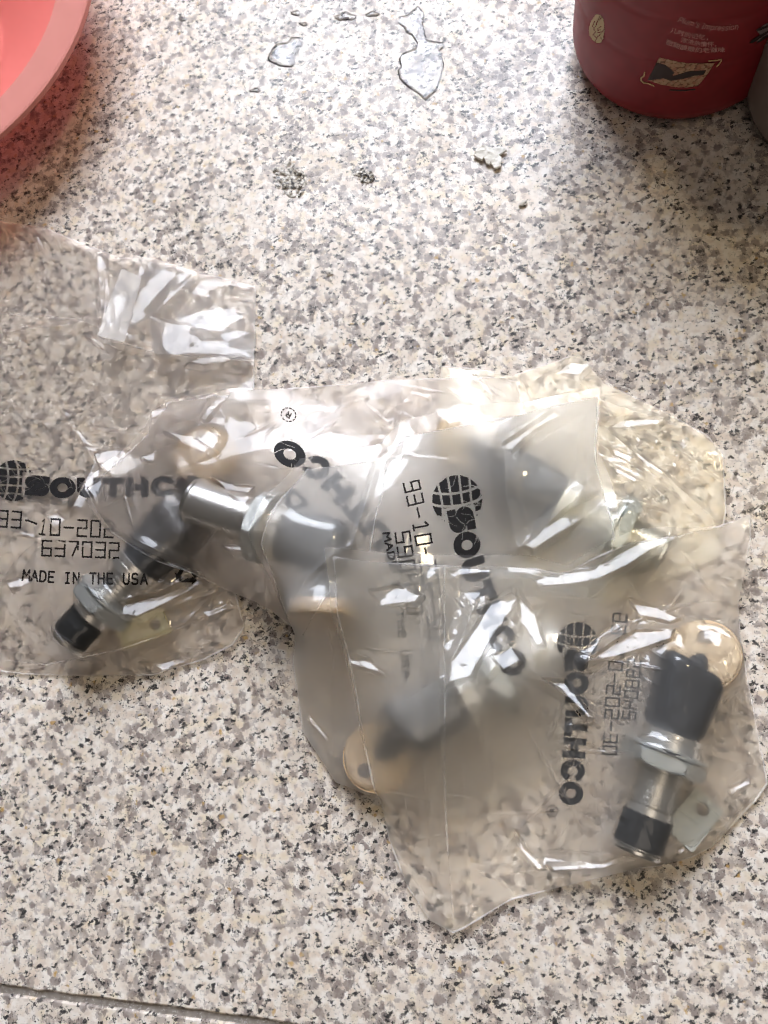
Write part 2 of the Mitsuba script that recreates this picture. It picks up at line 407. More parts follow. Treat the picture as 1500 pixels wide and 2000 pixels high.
def film(top, right, bottom, left, n=(200, 200), gap=.0003, sag=2e-7, iters=700, crumple=(), creases=(), patches=(), glints=(), panels=(), wrinkles=None, calm=(), seed=0, ceil=None, edge_fade=.06, relax=.6):
    """A sheet spanned between four edges (pixel, pixel, height in mm), lying over what is already on the stone."""
    nu, nv = n
    t, r, b, l = resample(top, nu), resample(right, nv), resample(bottom, nu), resample(left, nv)
    u, v = np.meshgrid(np.linspace(0, 1, nu), np.linspace(0, 1, nv))
    def coons(k):
        T_, B_, L_, R_ = t[:, k][None], b[:, k][None], l[:, k][:, None], r[:, k][:, None]
        c = (1 - v) * T_ + v * B_ + (1 - u) * L_ + u * R_
        return c - ((1 - u) * (1 - v) * t[0, k] + u * (1 - v) * t[-1, k] + (1 - u) * v * b[0, k] + u * v * b[-1, k])
    PX, PY, ZB = coons(0), coons(1), coons(2) * MM
    P = U(PX, PY, ZB)
    x, y = P[..., 0], P[..., 1]
    soft = gaussian_filter(G, 1.6)
    ob = gat(x, y, soft) + gap
    z = np.maximum(ZB, ob)
    # stretched over what is inside: a membrane with the contents as an obstacle, first coarse, then fine
    fixed = np.zeros_like(z, bool); fixed[0] = fixed[-1] = True; fixed[:, 0] = fixed[:, -1] = True
    for step, it in ((4, iters), (2, iters // 2), (1, iters // 4)):
        zz, oo = z[::step, ::step].copy(), ob[::step, ::step]
        if step > 1:
            oo = grey_dilation(ob, size=(step, step))[::step, ::step]
        zz = np.maximum(zz, oo)
        edge = zz.copy()
        for _ in range(it):
            a = .25 * (zz[:-2, 1:-1] + zz[2:, 1:-1] + zz[1:-1, :-2] + zz[1:-1, 2:]) - sag * step * step
            zz[1:-1, 1:-1] = np.maximum(a, oo[1:-1, 1:-1])
        if step > 1:
            gi = RegularGridInterpolator((np.arange(zz.shape[0]) * step, np.arange(zz.shape[1]) * step), zz, bounds_error=False, fill_value=None)
            ii, jj = np.meshgrid(np.arange(nv), np.arange(nu), indexing='ij')
            zn = gi((np.minimum(ii, (zz.shape[0] - 1) * step), np.minimum(jj, (zz.shape[1] - 1) * step)))
            z[1:-1, 1:-1] = zn[1:-1, 1:-1]
        else:
            z = zz
    fade = np.clip(np.minimum.reduce([u, 1 - u, v, 1 - v]) / edge_fade, .12, 1)
    add_z = np.zeros_like(z)
    for k, (cell, amp) in enumerate(crumple):
        add_z += amp * MM * facets(x, y, cell * MM, seed * 17 + k) * fade
    for pts, hgt, wid in creases:            # a ridge (or valley) along a line of pixels
        c = LineString([U(a, bb, .006)[:2] for a, bb in pts])
        d = np.full(x.shape, 9.)
        q = np.array(c.coords)
        for i in range(len(q) - 1):
            ab = q[i + 1] - q[i]; tt = np.clip(((x - q[i, 0]) * ab[0] + (y - q[i, 1]) * ab[1]) / (ab @ ab), 0, 1)
            d = np.minimum(d, np.hypot(x - q[i, 0] - tt * ab[0], y - q[i, 1] - tt * ab[1]))
        add_z += hgt * MM * np.maximum(0, 1 - d / (wid * MM)) ** 1.5 * np.clip(fade * 1.5, 0, 1)
    if wrinkles:                             # short straight creases in all directions
        r = np.random.default_rng(seed * 101 + 7)
        for k in range(wrinkles[0]):
            i0, j0 = r.integers(4, nv - 4), r.integers(4, nu - 4)
            if any(np.hypot(*(U(a, b, .015)[:2] - [x[i0, j0], y[i0, j0]])) < m * MM for a, b, m in calm): continue
            c, t_ = np.array([x[i0, j0], y[i0, j0]]), r.normal(wrinkles[3], .8) if len(wrinkles) > 3 else r.uniform(0, math.pi)
            L_, w_ = r.uniform(*wrinkles[1]) * MM, r.uniform(*wrinkles[2]) * MM
            e = np.array([math.cos(t_), math.sin(t_)])
            al, ac = (x - c[0]) * e[0] + (y - c[1]) * e[1], -(x - c[0]) * e[1] + (y - c[1]) * e[0]
            ac = ac + r.normal(0, .10) * al ** 2 / L_
            w2 = w_ * np.maximum(0, 1 - np.abs(al / L_)) ** .8
            add_z += r.uniform(.22, .5) * np.where(ac > 0, np.maximum(0, w2 - ac), np.maximum(0, w2 + ac * r.uniform(1.2, 3))) * np.clip(fade * 1.5, 0, 1)
    for pts, wup, slope, wdn in glints:      # a fold with one wide flank that leans to the window and one steep flank
        q = np.array([U(a, bb, .006)[:2] for a, bb in pts])
        L = np.r_[0, np.cumsum(np.linalg.norm(np.diff(q, axis=0), axis=1))]
        best, sd, along = np.full(x.shape, 9.), np.zeros_like(x), np.zeros_like(x)
        for i in range(len(q) - 1):
            ab = q[i + 1] - q[i]; tt = np.clip(((x - q[i, 0]) * ab[0] + (y - q[i, 1]) * ab[1]) / (ab @ ab), 0, 1)
            ex, ey = x - q[i, 0] - tt * ab[0], y - q[i, 1] - tt * ab[1]
            d = np.hypot(ex, ey); m = d < best
            best = np.where(m, d, best); sd = np.where(m, np.sign(ab[0] * ey - ab[1] * ex), sd); along = np.where(m, (L[i] + tt * np.linalg.norm(ab)) / L[-1], along)
        tap = np.clip(np.minimum(along, 1 - along) * 4, .08, 1) ** .7
        w_ = wup * MM * tap * (1 + .5 * facets(x, y, 5 * MM, int(pts[0][0]) + 5))
        up_ = slope * np.maximum(0, w_ - best)
        dn_ = slope * w_ * np.maximum(0, 1 - best / (wdn * MM))
        add_z += np.where(sd > 0, up_, dn_) + np.where(best < wup * MM, .25 * MM * tap * facets(x, y, 3 * MM, int(pts[0][1])), 0)
    for (cx, cy), rad, cell, amp in patches:   # a finely crinkled spot
        c = U(cx, cy, .006); w = np.exp(-((x - c[0]) ** 2 + (y - c[1]) ** 2) / (rad * MM) ** 2)
        add_z += amp * MM * w * (facets(x, y, cell * MM, seed * 31 + int(cx)) + .5 * facets(x, y, cell * .5 * MM, seed * 37 + int(cy)))
    r = np.random.default_rng(seed * 7 + 1)
    for pts in panels:                       # a flat panel between sharp folds, leaning so that the window shows in it
        pw = U([p[0] for p in pts], [p[1] for p in pts], .008)[:, :2]
        pg = Polygon(pw).buffer(0)
        near = (x > pw[:, 0].min() - .002) & (x < pw[:, 0].max() + .002) & (y > pw[:, 1].min() - .002) & (y < pw[:, 1].max() + .002)
        if not near.any(): continue
        q = shapely.points(x[near], y[near])
        d = np.where(shapely.contains(pg, q), 1, -1) * shapely.distance(q, pg.exterior)
        w = np.clip(d / .0007 + .5, 0, 1)
        if w.sum() < 3: continue
        c = np.array([np.average(x[near], weights=w), np.average(y[near], weights=w)])
        zc = np.average((z + add_z)[near], weights=w)
        v_ = EYE - np.array([*c, zc]); v_ /= np.linalg.norm(v_)
        l_ = WINDOW + r.normal(0, .12, 3) - np.array([*c, zc]); l_ /= np.linalg.norm(l_)
        h_ = v_ + l_; hx, hy = h_[:2] / h_[2]
        flat_ = zc - hx * (x[near] - c[0]) - hy * (y[near] - c[1]) + .00045 * facets(x[near], y[near], .0045, int(pts[0][0]) + seed) + .00022 * facets(x[near], y[near], .0016, int(pts[0][1]) + seed)
        b_ = (z + add_z)[near]
        add_z[near] += w * (flat_ - b_)
    lift = gat(x, y, soft) + gap - (z + add_z)
    z = z + add_z + np.logaddexp(0, lift / .0004) * .0004     # pressed up softly by what lies below
    if relax: z[1:-1, 1:-1] = gaussian_filter(z, relax)[1:-1, 1:-1]
    if ceil is not None: z = np.maximum(np.minimum(z, gat(x, y, ceil) - .0003), .0002)
    # keep every vertex at its pixel's sight line at first order: the sheet is re-spanned at its real height
    f = Film(); f.x, f.y, f.z, f.u, f.v = x, y, z, u, v
    f.top, f.right, f.bottom, f.left = (x[0], y[0], z[0]), (x[:, -1], y[:, -1], z[:, -1]), (x[-1], y[-1], z[-1]), (x[:, 0], y[:, 0], z[:, 0])
    i, j = np.meshgrid(np.arange(nv - 1), np.arange(nu - 1), indexing='ij')
    a = i * nu + j
    f.mesh = trimesh.Trimesh(np.c_[x.ravel(), y.ravel(), z.ravel()], np.vstack([np.c_[a.ravel(), (a + nu).ravel(), (a + nu + 1).ravel()], np.c_[a.ravel(), (a + nu + 1).ravel(), (a + 1).ravel()]]), process=False)
    return f


def settle(f):
    """Writes the film into the height raster."""
    s = 2
    it = LinearNDInterpolator(np.c_[f.x[::s, ::s].ravel(), f.y[::s, ::s].ravel()], f.z[::s, ::s].ravel())
    gx_, gy_ = np.meshgrid(X0 + np.arange(NX) * RES, Y0 + np.arange(NY) * RES)
    zz = np.nan_to_num(it(gx_, gy_), nan=0.0)
    f.at = zz
    # outside the sheet's own outline its convex hull may bulge; clip it there
    pl = Polygon(np.vstack([np.c_[f.x[0], f.y[0]], np.c_[f.x[:, -1], f.y[:, -1]], np.c_[f.x[-1][::-1], f.y[-1][::-1]], np.c_[f.x[::-1, 0], f.y[::-1, 0]]])).buffer(0)
    from shapely import contains_xy
    zz = np.where(contains_xy(pl, gx_, gy_), zz, 0)
    np.maximum(G, zz, out=G)
    f.raster = zz


def tube(x, y, z, r, sides=6, uneven=0.0, seed=0):
    p = np.c_[x, y, z]; k = max(1, len(p) // 400); p = p[::k]
    t = np.gradient(p, axis=0); t /= np.linalg.norm(t, axis=1, keepdims=True) + 1e-12
    s = np.cross(t, [0, 0, 1.]); s /= np.linalg.norm(s, axis=1, keepdims=True) + 1e-12
    w = np.cross(s, t)
    a = np.linspace(0, 2 * math.pi, sides, endpoint=False)
    if uneven:
        L = np.r_[0, np.cumsum(np.linalg.norm(np.diff(p, axis=0), axis=1))]
        q = meshkit.noise(np.c_[L * 140, L * 0 + seed, L * 0]) * .7 + meshkit.noise(np.c_[L * 500, L * 0 + seed, L * 0]) * .3
        r = (r * (1 - uneven + uneven * np.clip((q - .36) * 3.2, 0.05, 1.5)))[:, None, None]
    v = (p[:, None] + r * (np.cos(a)[None, :, None] * s[:, None] + np.sin(a)[None, :, None] * w[:, None])).reshape(-1, 3)
    f = []
    for i in range(len(p) - 1):
        for j in range(sides):
            q = (j + 1) % sides
            f += [[i * sides + j, i * sides + q, (i + 1) * sides + q], [i * sides + j, (i + 1) * sides + q, (i + 1) * sides + j]]
    return trimesh.Trimesh(v, f, process=False)


def seam(name, f, sides, r=.00022):
    for s in sides:
        x, y, z = getattr(f, s)
        add(f'{name}__seam', tube(x, y, z + r * .6, r, uneven=.9, seed=len(scene)), 'film_edge', smooth=True)


# ------------------------------------------------------------------ lettering as outlines
def stroke(lines, w, cap='flat'):
    return union_all([LineString(l).buffer(w / 2, cap_style=cap, join_style='mitre') for l in lines])


def ell(cx, cy, a, b): return affinity.scale(Point(cx, cy).buffer(1, 32), a, b, origin=(cx, cy)) if False else affinity.translate(affinity.scale(Point(0, 0).buffer(1, 24), a, b, origin=(0, 0)), cx, cy)


def logo_letters():
    """SOUTHCO in fat extended capitals: list of (polygon, advance); height 1."""
    out = {}
    o = ell(.58, .5, .58, .53).difference(ell(.58, .5, .23, .22))
    out['O'] = (o, 1.18)
    arc = lambda cx, cy, a, b, d0, d1: [(cx + a * math.cos(math.radians(t)), cy + b * math.sin(math.radians(t))) for t in np.linspace(d0, d1, 20)]
    s = LineString([(1.0, .82)] + [(.55, .84)] + arc(.34, .66, .20, .17, 90, 270)[0:] + [(.60, .48)] + arc(.66, .33, .19, .16, 90, -90) + [(.0, .17)])
    out['S'] = (s.buffer(.175, cap_style='flat'), 1.0)
    u = LineString([(.17, 1.0), (.17, .45)] + arc(.52, .42, .35, .26, 180, 360) + [(.87, 1.0)])
    out['U'] = (u.buffer(.17, cap_style='flat'), 1.08)
    out['T'] = (stroke([[(0, .83), (.92, .83)], [(.46, 1.0), (.46, 0)]], .33), .96)
    out['H'] = (stroke([[(.17, 0), (.17, 1)], [(.82, 0), (.82, 1)], [(.17, .5), (.82, .5)]], .33), 1.03)
    c = ell(.55, .5, .55, .53).difference(ell(.58, .5, .23, .22)).difference(Polygon([(.6, .5), (1.3, .82), (1.3, .18)]))
    out['C'] = (c, 1.05)
    return out


LL = logo_letters()


def word_logo(word='SOUTHCO', squeeze=.9):
    x, got = 0, []
    for ch in word:
        p, adv = LL[ch]
        got.append(affinity.translate(affinity.scale(p, squeeze, 1, origin=(0, 0)), x, 0)); x += adv * squeeze + .03
    return union_all(got), x


def globe(x0, y0, y1):
    """Globe emblem of radius 1: a dark disc cut by light parallels and meridians, open at the lower right where the word begins."""
    g = Point(0, 0).buffer(1, 48)
    cuts = []
    for k in (-.62, -.12, .38):
        cuts.append(LineString([(k + .34 * math.cos(t), 1.1 * math.sin(t)) for t in np.linspace(-math.pi / 2, math.pi / 2, 30)]).buffer(.05) if k < .2 else
                    LineString([(k + .30 * math.cos(t), 1.1 * math.sin(t)) for t in np.linspace(-math.pi / 2, math.pi / 2, 30)]).buffer(.065))
    for k in (-.66, -.24, .20, .60):
        cuts.append(LineString([(-1.1, k * 1.05), (0, k * .92), (1.1, k * 1.05)]).buffer(.045))
    g = g.difference(union_all(cuts))
    return g.difference(Polygon([(x0, y0), (2, y0), (2, y1), (x0, y1)]))


SEG = {'0': 'abcdef', '1': 'j', '2': 'abged', '3': 'abgcd', '4': 'fgbc', '5': 'afgcd', '6': 'afgedc', '7': 'abz', '8': 'abcdefg', '9': 'abcdfg', '-': 'g', ' ': ''}
SL = {'a': [(0, 1), (.62, 1)], 'b': [(.62, 1), (.62, .5)], 'c': [(.62, .5), (.62, 0)], 'd': [(0, 0), (.62, 0)], 'e': [(0, 0), (0, .5)], 'f': [(0, .5), (0, 1)], 'g': [(0, .5), (.62, .5)],
      'j': [(.1, .82), (.34, 1), (.34, 0)], 'z': [(.62, 1), (.22, 0)]}


def stencil_number(text, w=.12, seed=0):
    """Digits in broken strokes, as a dot printer leaves them."""
    r = np.random.default_rng(seed); x, got = 0, []
    for ch in text:
        for s in SEG[ch]:
            ln = LineString(SL[s]); L = ln.length
            pieces = [(0, .47), (.53, 1)] if s in 'adg' else [(0, 1)]
            for a, b in pieces:
                q = [ln.interpolate(t * L) for t in np.linspace(a, b, 6)]
                got.append(LineString([(p.x + x + r.normal(0, .006), p.y + r.normal(0, .006)) for p in q]).buffer(w / 2, cap_style='square' if s != 'z' else 'flat'))
            if ch == '1': got.append(LineString([(x + .1, 0), (x + .58, 0)]).buffer(w / 2, cap_style='flat'))
        x += .62 + .32
    return union_all(got), x


PEN = {'M': [[(0, 0), (.08, 1), (.4, .45), (.72, 1), (.8, 0)]], 'A': [[(0, 0), (.36, 1), (.72, 0)], [(.12, .36), (.6, .36)]], 'D': [[(0, 0), (0, 1), (.4, 1), (.66, .75), (.66, .25), (.4, 0), (0, 0)]],
       'E': [[(.6, 1), (0, 1), (0, 0), (.6, 0)], [(0, .5), (.5, .5)]], 'I': [[(.1, 1), (.5, 1)], [(.3, 1), (.3, 0)], [(.1, 0), (.5, 0)]], 'N': [[(0, 0), (0, 1), (.62, 0), (.62, 1)]],
       'T': [[(0, 1), (.7, 1)], [(.35, 1), (.35, 0)]], 'H': [[(0, 0), (0, 1)], [(.62, 0), (.62, 1)], [(0, .5), (.62, .5)]], 'U': [[(0, 1), (0, .2), (.15, 0), (.48, 0), (.62, .2), (.62, 1)]],
       'S': [[(.6, .9), (.45, 1), (.12, 1), (0, .85), (0, .62), (.12, .52), (.5, .46), (.62, .36), (.62, .14), (.48, 0), (.12, 0), (0, .12)]], ' ': []}


def pen(text, w=.2):
    x, got = 0, []
    for ch in text:
        for l in PEN[ch]: got.append(LineString([(a + x, b) for a, b in l]).buffer(w / 2, cap_style='round'))
        x += 1.0 if ch != ' ' else .9
    return union_all(got), x


def recycle():
    got = []
    for k in range(3):
        a = math.radians(90 + 120 * k); b = math.radians(90 + 120 * (k + 1))
        p, q = np.array([math.cos(a), math.sin(a)]), np.array([math.cos(b), math.sin(b)])
        got.append(LineString([p * .85 + q * .15, p * .28 + q * .72]).buffer(.16, cap_style='flat'))
        d = (q - p) / np.linalg.norm(q - p); n_ = np.array([-d[1], d[0]]); h = p * .28 + q * .72
        got.append(Polygon([h + n_ * .34, h - n_ * .34, h + d * .42]))
    return union_all(got)


def registered():
    ring = Point(0, 0).buffer(1).difference(Point(0, 0).buffer(.84))
    r = ring.difference(union_all([LineString([(0, 0), (2 * math.cos(t), 2 * math.sin(t))]).buffer(.06) for t in np.arange(0, 6.3, .52)]))
    return union_all([r, stroke([[(-.25, -.4), (-.25, .4), (.2, .3), (.2, .05), (-.25, 0)], [(0, 0), (.25, -.4)]], .16)])


def worn(poly, seed, n=14, size=1.0):
    """Thin cracks where the ink has broken over creases."""
    r = np.random.default_rng(seed); x0, y0, x1, y1 = poly.bounds; cuts = []
    for _ in range(n):
        p = np.array([r.uniform(x0, x1), r.uniform(y0, y1)]); a = r.uniform(0, math.pi)
        ps = [p]
        for _ in range(4):
            a += r.normal(0, .45); p = p + size * .16 * np.array([math.cos(a), math.sin(a)]); ps.append(p)
        cuts.append(LineString(ps).buffer(size * r.uniform(.006, .017)))
    return poly.difference(union_all(cuts))


def flat_mesh(poly, maxedge):
    ms = []
    for g in getattr(poly, 'geoms', [poly]):
        if g.area < 1e-9: continue
        v, f = trimesh.creation.triangulate_polygon(g.simplify(maxedge * .04), engine='earcut')
        if len(f): ms.append(trimesh.Trimesh(np.c_[v, np.zeros(len(v))], f, process=False))
    m = trimesh.util.concatenate(ms)
    v, f = trimesh.remesh.subdivide_to_size(m.vertices, m.faces, maxedge, max_iter=12)
    return trimesh.Trimesh(v, f, process=False)


def print_on(key, poly, f, base, height, mirror=False, off=None, label=None, width=None, under=False):
    """Lays an outline (text height 1) on a film: base is the line of pixels that the foot of the letters follows."""
    off = (-.00035 if mirror else .00012) if off is None else off
    b = np.array(base, float); s = np.r_[0, np.cumsum(np.linalg.norm(np.diff(b, axis=0), axis=1))]
    sx = height if width is None else s[-1] / width
    m = flat_mesh(poly, .12)
    t = m.vertices[:, 0] * sx; hgt = m.vertices[:, 1] * height * (-1 if mirror else 1)
    tt = np.clip(t, 0, s[-1]); ex = t - tt
    px, py = np.interp(tt, s, b[:, 0]), np.interp(tt, s, b[:, 1])
    e = .04 * s[-1]
    dx = np.interp(np.clip(tt + e, 0, s[-1]), s, b[:, 0]) - np.interp(np.clip(tt - e, 0, s[-1]), s, b[:, 0])
    dy = np.interp(np.clip(tt + e, 0, s[-1]), s, b[:, 1]) - np.interp(np.clip(tt - e, 0, s[-1]), s, b[:, 1])
    L = np.hypot(dx, dy); dx, dy = dx / L, dy / L
    px, py = px + dx * ex + dy * hgt, py + dy * ex - dx * hgt
    z = np.full(len(px), .004)
    for _ in range(5):
        P = U(px, py, z); z = gat(P[:, 0], P[:, 1], f.at) + off
    P = U(px, py, z)
    mm = trimesh.Trimesh(P, m.faces, process=False)
    k = add(key, mm, 'ink', smooth=True)
    if label: labels[k] = {'label': label}
    return k



# ------------------------------------------------------------------ the latches
GRP = 'push latches in plastic bags'
latch('latch', 'push latch in the left bag with its black tip at the lower left', (137, 1254), (377, 996), 0, 14.5, 13, (402, 892, .013), (.03, .03, 1), (-.3, .8, 0),
      ((282, 1226, .007), (1, .35, 0), (17, 9), (.1, -.3, 1), 'chromate'))
latch('latch_001', 'push latch at the upper right of the heap, its thread showing through the rearmost bag', (1292, 1082), (1039, 954), 180, 12, 1.8, (912, 862, .011), (.02, -.08, 1), (0, 1, 0))
latch('latch_002', 'push latch in the middle left bag with its smooth steel barrel showing', (383, 981), (583, 1051), 180, 24.3, 21, (622, 1190, .0105), (-.04, -1, .10), (1, 0, 0))
latch('latch_003', 'push latch buried under the front bag with its brass disc at the lower left', (1095, 1255), (830, 1400), 180, 20, 13, (738, 1478, .007), (.1, -.1, 1), (-.7, -.7, 0))
latch('latch_004', 'push latch in the front bag at the right with brass disc uppermost', (1238, 1662), (1332, 1367), 10, 24.3, 13, (1375, 1282, .0115), (-.30, .15, 1), (.2, 1, 0),
      ((1352, 1600, .006), (1, 1, 0), (15, 10), (.2, .1, 1), 'zinc'))


def ceiling(*names): return np.minimum.reduce([CEIL[n] for n in names])


# ------------------------------------------------------------------ the bags, from the lowest to the topmost
def bag(name, label, latch_name, edges, mats, low, high, seams, above=()):
    """Two films joined along their edges, with a latch between them. Returns the upper film."""
    t, r, b, l = edges
    flat = lambda e: [(p[0], p[1], min(p[2], 1.5) * .5) for p in e]
    c = [CEIL[latch_name]] + [CEIL[n] for n in above]
    lo_ = film(flat(t), flat(r), flat(b), flat(l), ceil=np.minimum.reduce(c), **low)
    lo_.mesh and settle(lo_)
    add(f'{name}__back_film', lo_.mesh, mats[1], smooth=True)
    put_points(PTS[latch_name])
    hi = film(t, r, b, l, ceil=ceiling(*above) if above else None, **high)
    settle(hi)
    add(f'{name}__front_film', hi.mesh, mats[0], smooth=True)
    seam(name, hi, seams)
    tag(name, label, 'plastic bag', 'clear plastic bags of latches')
    return lo_, hi


A_EDGES = ([(-160, 440, 1), (0, 432, 1), (90, 445, 2), (170, 480, 2), (235, 503, 2), (300, 505, 1.5), (385, 532, 1.5), (500, 560, 1)],
           [(500, 560, 1), (497, 700, 1), (496, 760, 2), (470, 950, 4), (450, 1120, 4), (470, 1200, 3), (478, 1222, 2)],
           [(-160, 1310, 1), (0, 1310, 1), (50, 1316, 1), (150, 1320, 1), (300, 1318, 1), (400, 1287, 1.5), (455, 1258, 2), (478, 1222, 2)],
           [(-160, 440, 1), (-160, 1310, 1)])
a_lo, a_hi = bag('plastic_bag', 'crumpled clear plastic bag at the left edge printed with a part number', 'latch', A_EDGES, ('film_thin', 'film_under'),
      dict(n=(160, 200), sag=1e-6, iters=200, crumple=((26, 3.4),), seed=1),
      dict(n=(360, 420), sag=3e-7, wrinkles=(70, (5, 26), (.5, 2.2)), calm=[(405, 900, 16), (400, 610, 24), (120, 950, 14)], crumple=((32, 7.0), (15, 2.2)), seed=2,
           glints=[([(210, 905), (250, 880), (300, 878)], 5, .34, 2), ([(395, 700), (450, 668), (495, 655)], 3, .34, 2), ([(160, 700), (210, 690), (232, 672)], 2.5, .36, 1.5), ([(250, 1215), (300, 1185), (385, 1130)], 5, .36, 2),
                   ([(235, 1190), (270, 1160), (300, 1150)], 4, .32, 2), ([(90, 1035), (110, 1010), (130, 1000)], 2.5, .34, 1.5), ([(95, 690), (108, 680), (125, 676)], 2, .34, 1.5), ([(270, 1312), (330, 1290), (380, 1265)], 2.5, .36, 1.5), ([(60, 810), (130, 800), (150, 830)], 2.5, .34, 1.5)],
           panels=[[(175, 880), (215, 868), (290, 888), (272, 910), (225, 932), (190, 915)], [(350, 702), (420, 676), (496, 632), (496, 662), (440, 692), (390, 708)], [(252, 1190), (290, 1176), (330, 1163), (385, 1128), (396, 1140), (340, 1182), (290, 1216), (260, 1208)],
                   [(98, 692), (112, 676), (122, 688), (106, 706)], [(150, 640), (185, 652), (224, 668), (190, 672)], [(124, 800), (136, 792), (134, 832), (120, 828)], [(0, 1132), (40, 1118), (54, 1130), (10, 1152)], [(85, 1004), (108, 998), (126, 1012), (100, 1032)],
                   [(60, 812), (120, 800), (130, 810), (70, 824)], [(20, 740), (60, 720), (70, 732), (30, 756)], [(205, 565), (232, 540), (236, 560), (212, 640)], [(290, 1300), (340, 1275), (360, 1282), (310, 1312)], [(180, 760), (225, 742), (228, 756), (188, 772)], [(395, 1195), (440, 1170), (450, 1182), (400, 1208)]],
           creases=[([(0, 640), (160, 622), (240, 665), (500, 705)], 3.0, 5), ([(100, 780), (180, 900), (150, 1000)], 2, 4), ([(0, 1290), (90, 1300), (240, 1272), (330, 1235), (475, 1165)], 1.2, 4),
                    ([(170, 830), (300, 850), (430, 1000)], 2, 4), ([(180, 480), (190, 650)], 1.2, 4)],
           patches=[((230, 870), 9, 2.6, 1.2), ((290, 1180), 8, 2.4, 1.3), ((110, 1010), 5, 2.2, .8)]), ('top', 'right', 'bottom'), above=('latch_002',))
E_EDGES = ([(862, 716, 11), (940, 722, 12), (1000, 735, 12), (1060, 715, 13), (1130, 694, 13)],
           [(1130, 694, 13), (1180, 748, 8), (1290, 800, 3), (1380, 850, 2), (1412, 886, 2), (1417, 1000, 2), (1400, 1090, 2)],
           [(850, 1050, 2), (1000, 1150, 2), (1200, 1180, 2), (1400, 1090, 2)],
           [(862, 716, 11), (850, 900, 3), (850, 1050, 2)])
e_lo, e_hi = bag('plastic_bag_001', 'rearmost plastic bag at the upper right of the heap, yellow reflection put into its film colour', 'latch_001', E_EDGES, ('film_reflect_yellow', 'film_under'),
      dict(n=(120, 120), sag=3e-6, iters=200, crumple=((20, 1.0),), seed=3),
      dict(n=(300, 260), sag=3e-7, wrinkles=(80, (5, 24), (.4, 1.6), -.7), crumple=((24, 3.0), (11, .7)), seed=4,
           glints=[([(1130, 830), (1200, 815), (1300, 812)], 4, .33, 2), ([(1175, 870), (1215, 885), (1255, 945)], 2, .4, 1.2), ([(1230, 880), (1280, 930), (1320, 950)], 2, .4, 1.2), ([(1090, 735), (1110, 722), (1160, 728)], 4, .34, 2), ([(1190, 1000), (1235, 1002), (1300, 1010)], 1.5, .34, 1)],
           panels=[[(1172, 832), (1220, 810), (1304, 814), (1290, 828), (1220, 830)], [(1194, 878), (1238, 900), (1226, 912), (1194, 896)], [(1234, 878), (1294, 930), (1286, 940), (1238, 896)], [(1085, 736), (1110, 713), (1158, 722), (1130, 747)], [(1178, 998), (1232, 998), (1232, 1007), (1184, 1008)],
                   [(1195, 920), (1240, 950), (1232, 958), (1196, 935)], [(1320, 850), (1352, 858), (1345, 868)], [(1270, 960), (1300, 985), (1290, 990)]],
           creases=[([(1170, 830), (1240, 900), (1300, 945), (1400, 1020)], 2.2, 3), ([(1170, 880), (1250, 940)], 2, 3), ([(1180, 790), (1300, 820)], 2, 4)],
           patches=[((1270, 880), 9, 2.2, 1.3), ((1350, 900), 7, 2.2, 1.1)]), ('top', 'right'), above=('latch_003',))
B_EDGES = ([(335, 785, 14), (415, 776, 16), (450, 764, 18), (600, 757, 18), (780, 742, 17), (960, 738, 17), (1010, 745, 16)],
           [(1010, 745, 16), (1030, 900, 4), (1000, 1100, 2), (900, 1300, 2)],
           [(168, 956, 9), (205, 1010, 9), (240, 1052, 9), (330, 1108, 9), (400, 1130, 8), (450, 1155, 5), (520, 1185, 3), (600, 1245, 2), (760, 1300, 2), (900, 1300, 2)],
           [(335, 785, 14), (300, 805, 10), (288, 850, 9), (230, 905, 9), (168, 956, 9)])
b_lo, b_hi = bag('plastic_bag_002', 'milky plastic bag in the middle over a steel barrel, its word upside down', 'latch_002', B_EDGES, ('film_thin', 'film_under'),
      dict(n=(140, 120), sag=3e-6, iters=200, crumple=((20, 1.0),), seed=5),
      dict(n=(400, 300), sag=2.5e-7, wrinkles=(80, (4, 20), (.35, 1.4)), calm=[(405, 900, 20), (480, 1010, 14)], crumple=((36, 2.2), (15, .6), (6, .12)), seed=6,
           glints=[([(300, 905), (360, 893), (420, 895)], 4, .34, 2), ([(330, 868), (380, 842), (415, 850)], 3, .34, 1.5), ([(410, 840), (440, 800), (470, 772)], 3, .36, 1.5), ([(445, 965), (500, 985), (540, 990)], 3, .34, 1.5), ([(470, 1100), (520, 1110), (570, 1108)], 2, .34, 1.5), ([(340, 860), (400, 880), (445, 912)], 1.5, .4, 1)],
           panels=[[(300, 802), (336, 786), (334, 802), (302, 832)], [(408, 838), (430, 800), (466, 769), (478, 776), (447, 802), (420, 844)], [(288, 906), (318, 895), (345, 893), (340, 905), (310, 918)], [(338, 861), (400, 876), (452, 909), (446, 917), (388, 891)],
                   [(450, 964), (500, 983), (534, 983), (522, 1000), (480, 992)], [(490, 1002), (537, 1010), (522, 1027)], [(174, 956), (202, 938), (217, 986), (200, 988)], [(458, 764), (600, 757), (780, 743), (780, 752), (600, 767), (470, 776)], [(470, 1092), (540, 1098), (560, 1110), (490, 1106)],
                   [(810, 778), (845, 792), (842, 800), (806, 786)], [(590, 812), (640, 800), (650, 812), (600, 826)], [(930, 745), (968, 790), (962, 796), (922, 752)], [(250, 1058), (330, 1098), (400, 1126), (392, 1130), (320, 1106)]],
           creases=[([(335, 850), (400, 845), (455, 765)], 2.0, 4), ([(320, 860), (440, 905)], 1.6, 3), ([(960, 738), (1050, 840)], 2.5, 4), ([(240, 1052), (300, 1075), (420, 1130)], 1.5, 3)],
           patches=[((780, 830), 10, 2.4, 1.1), ((620, 810), 6, 2.2, .8), ((590, 890), 4, 1.8, .7), ((430, 870), 6, 2.4, .9)]), ('top', 'left', 'bottom'), above=('latch_003',))
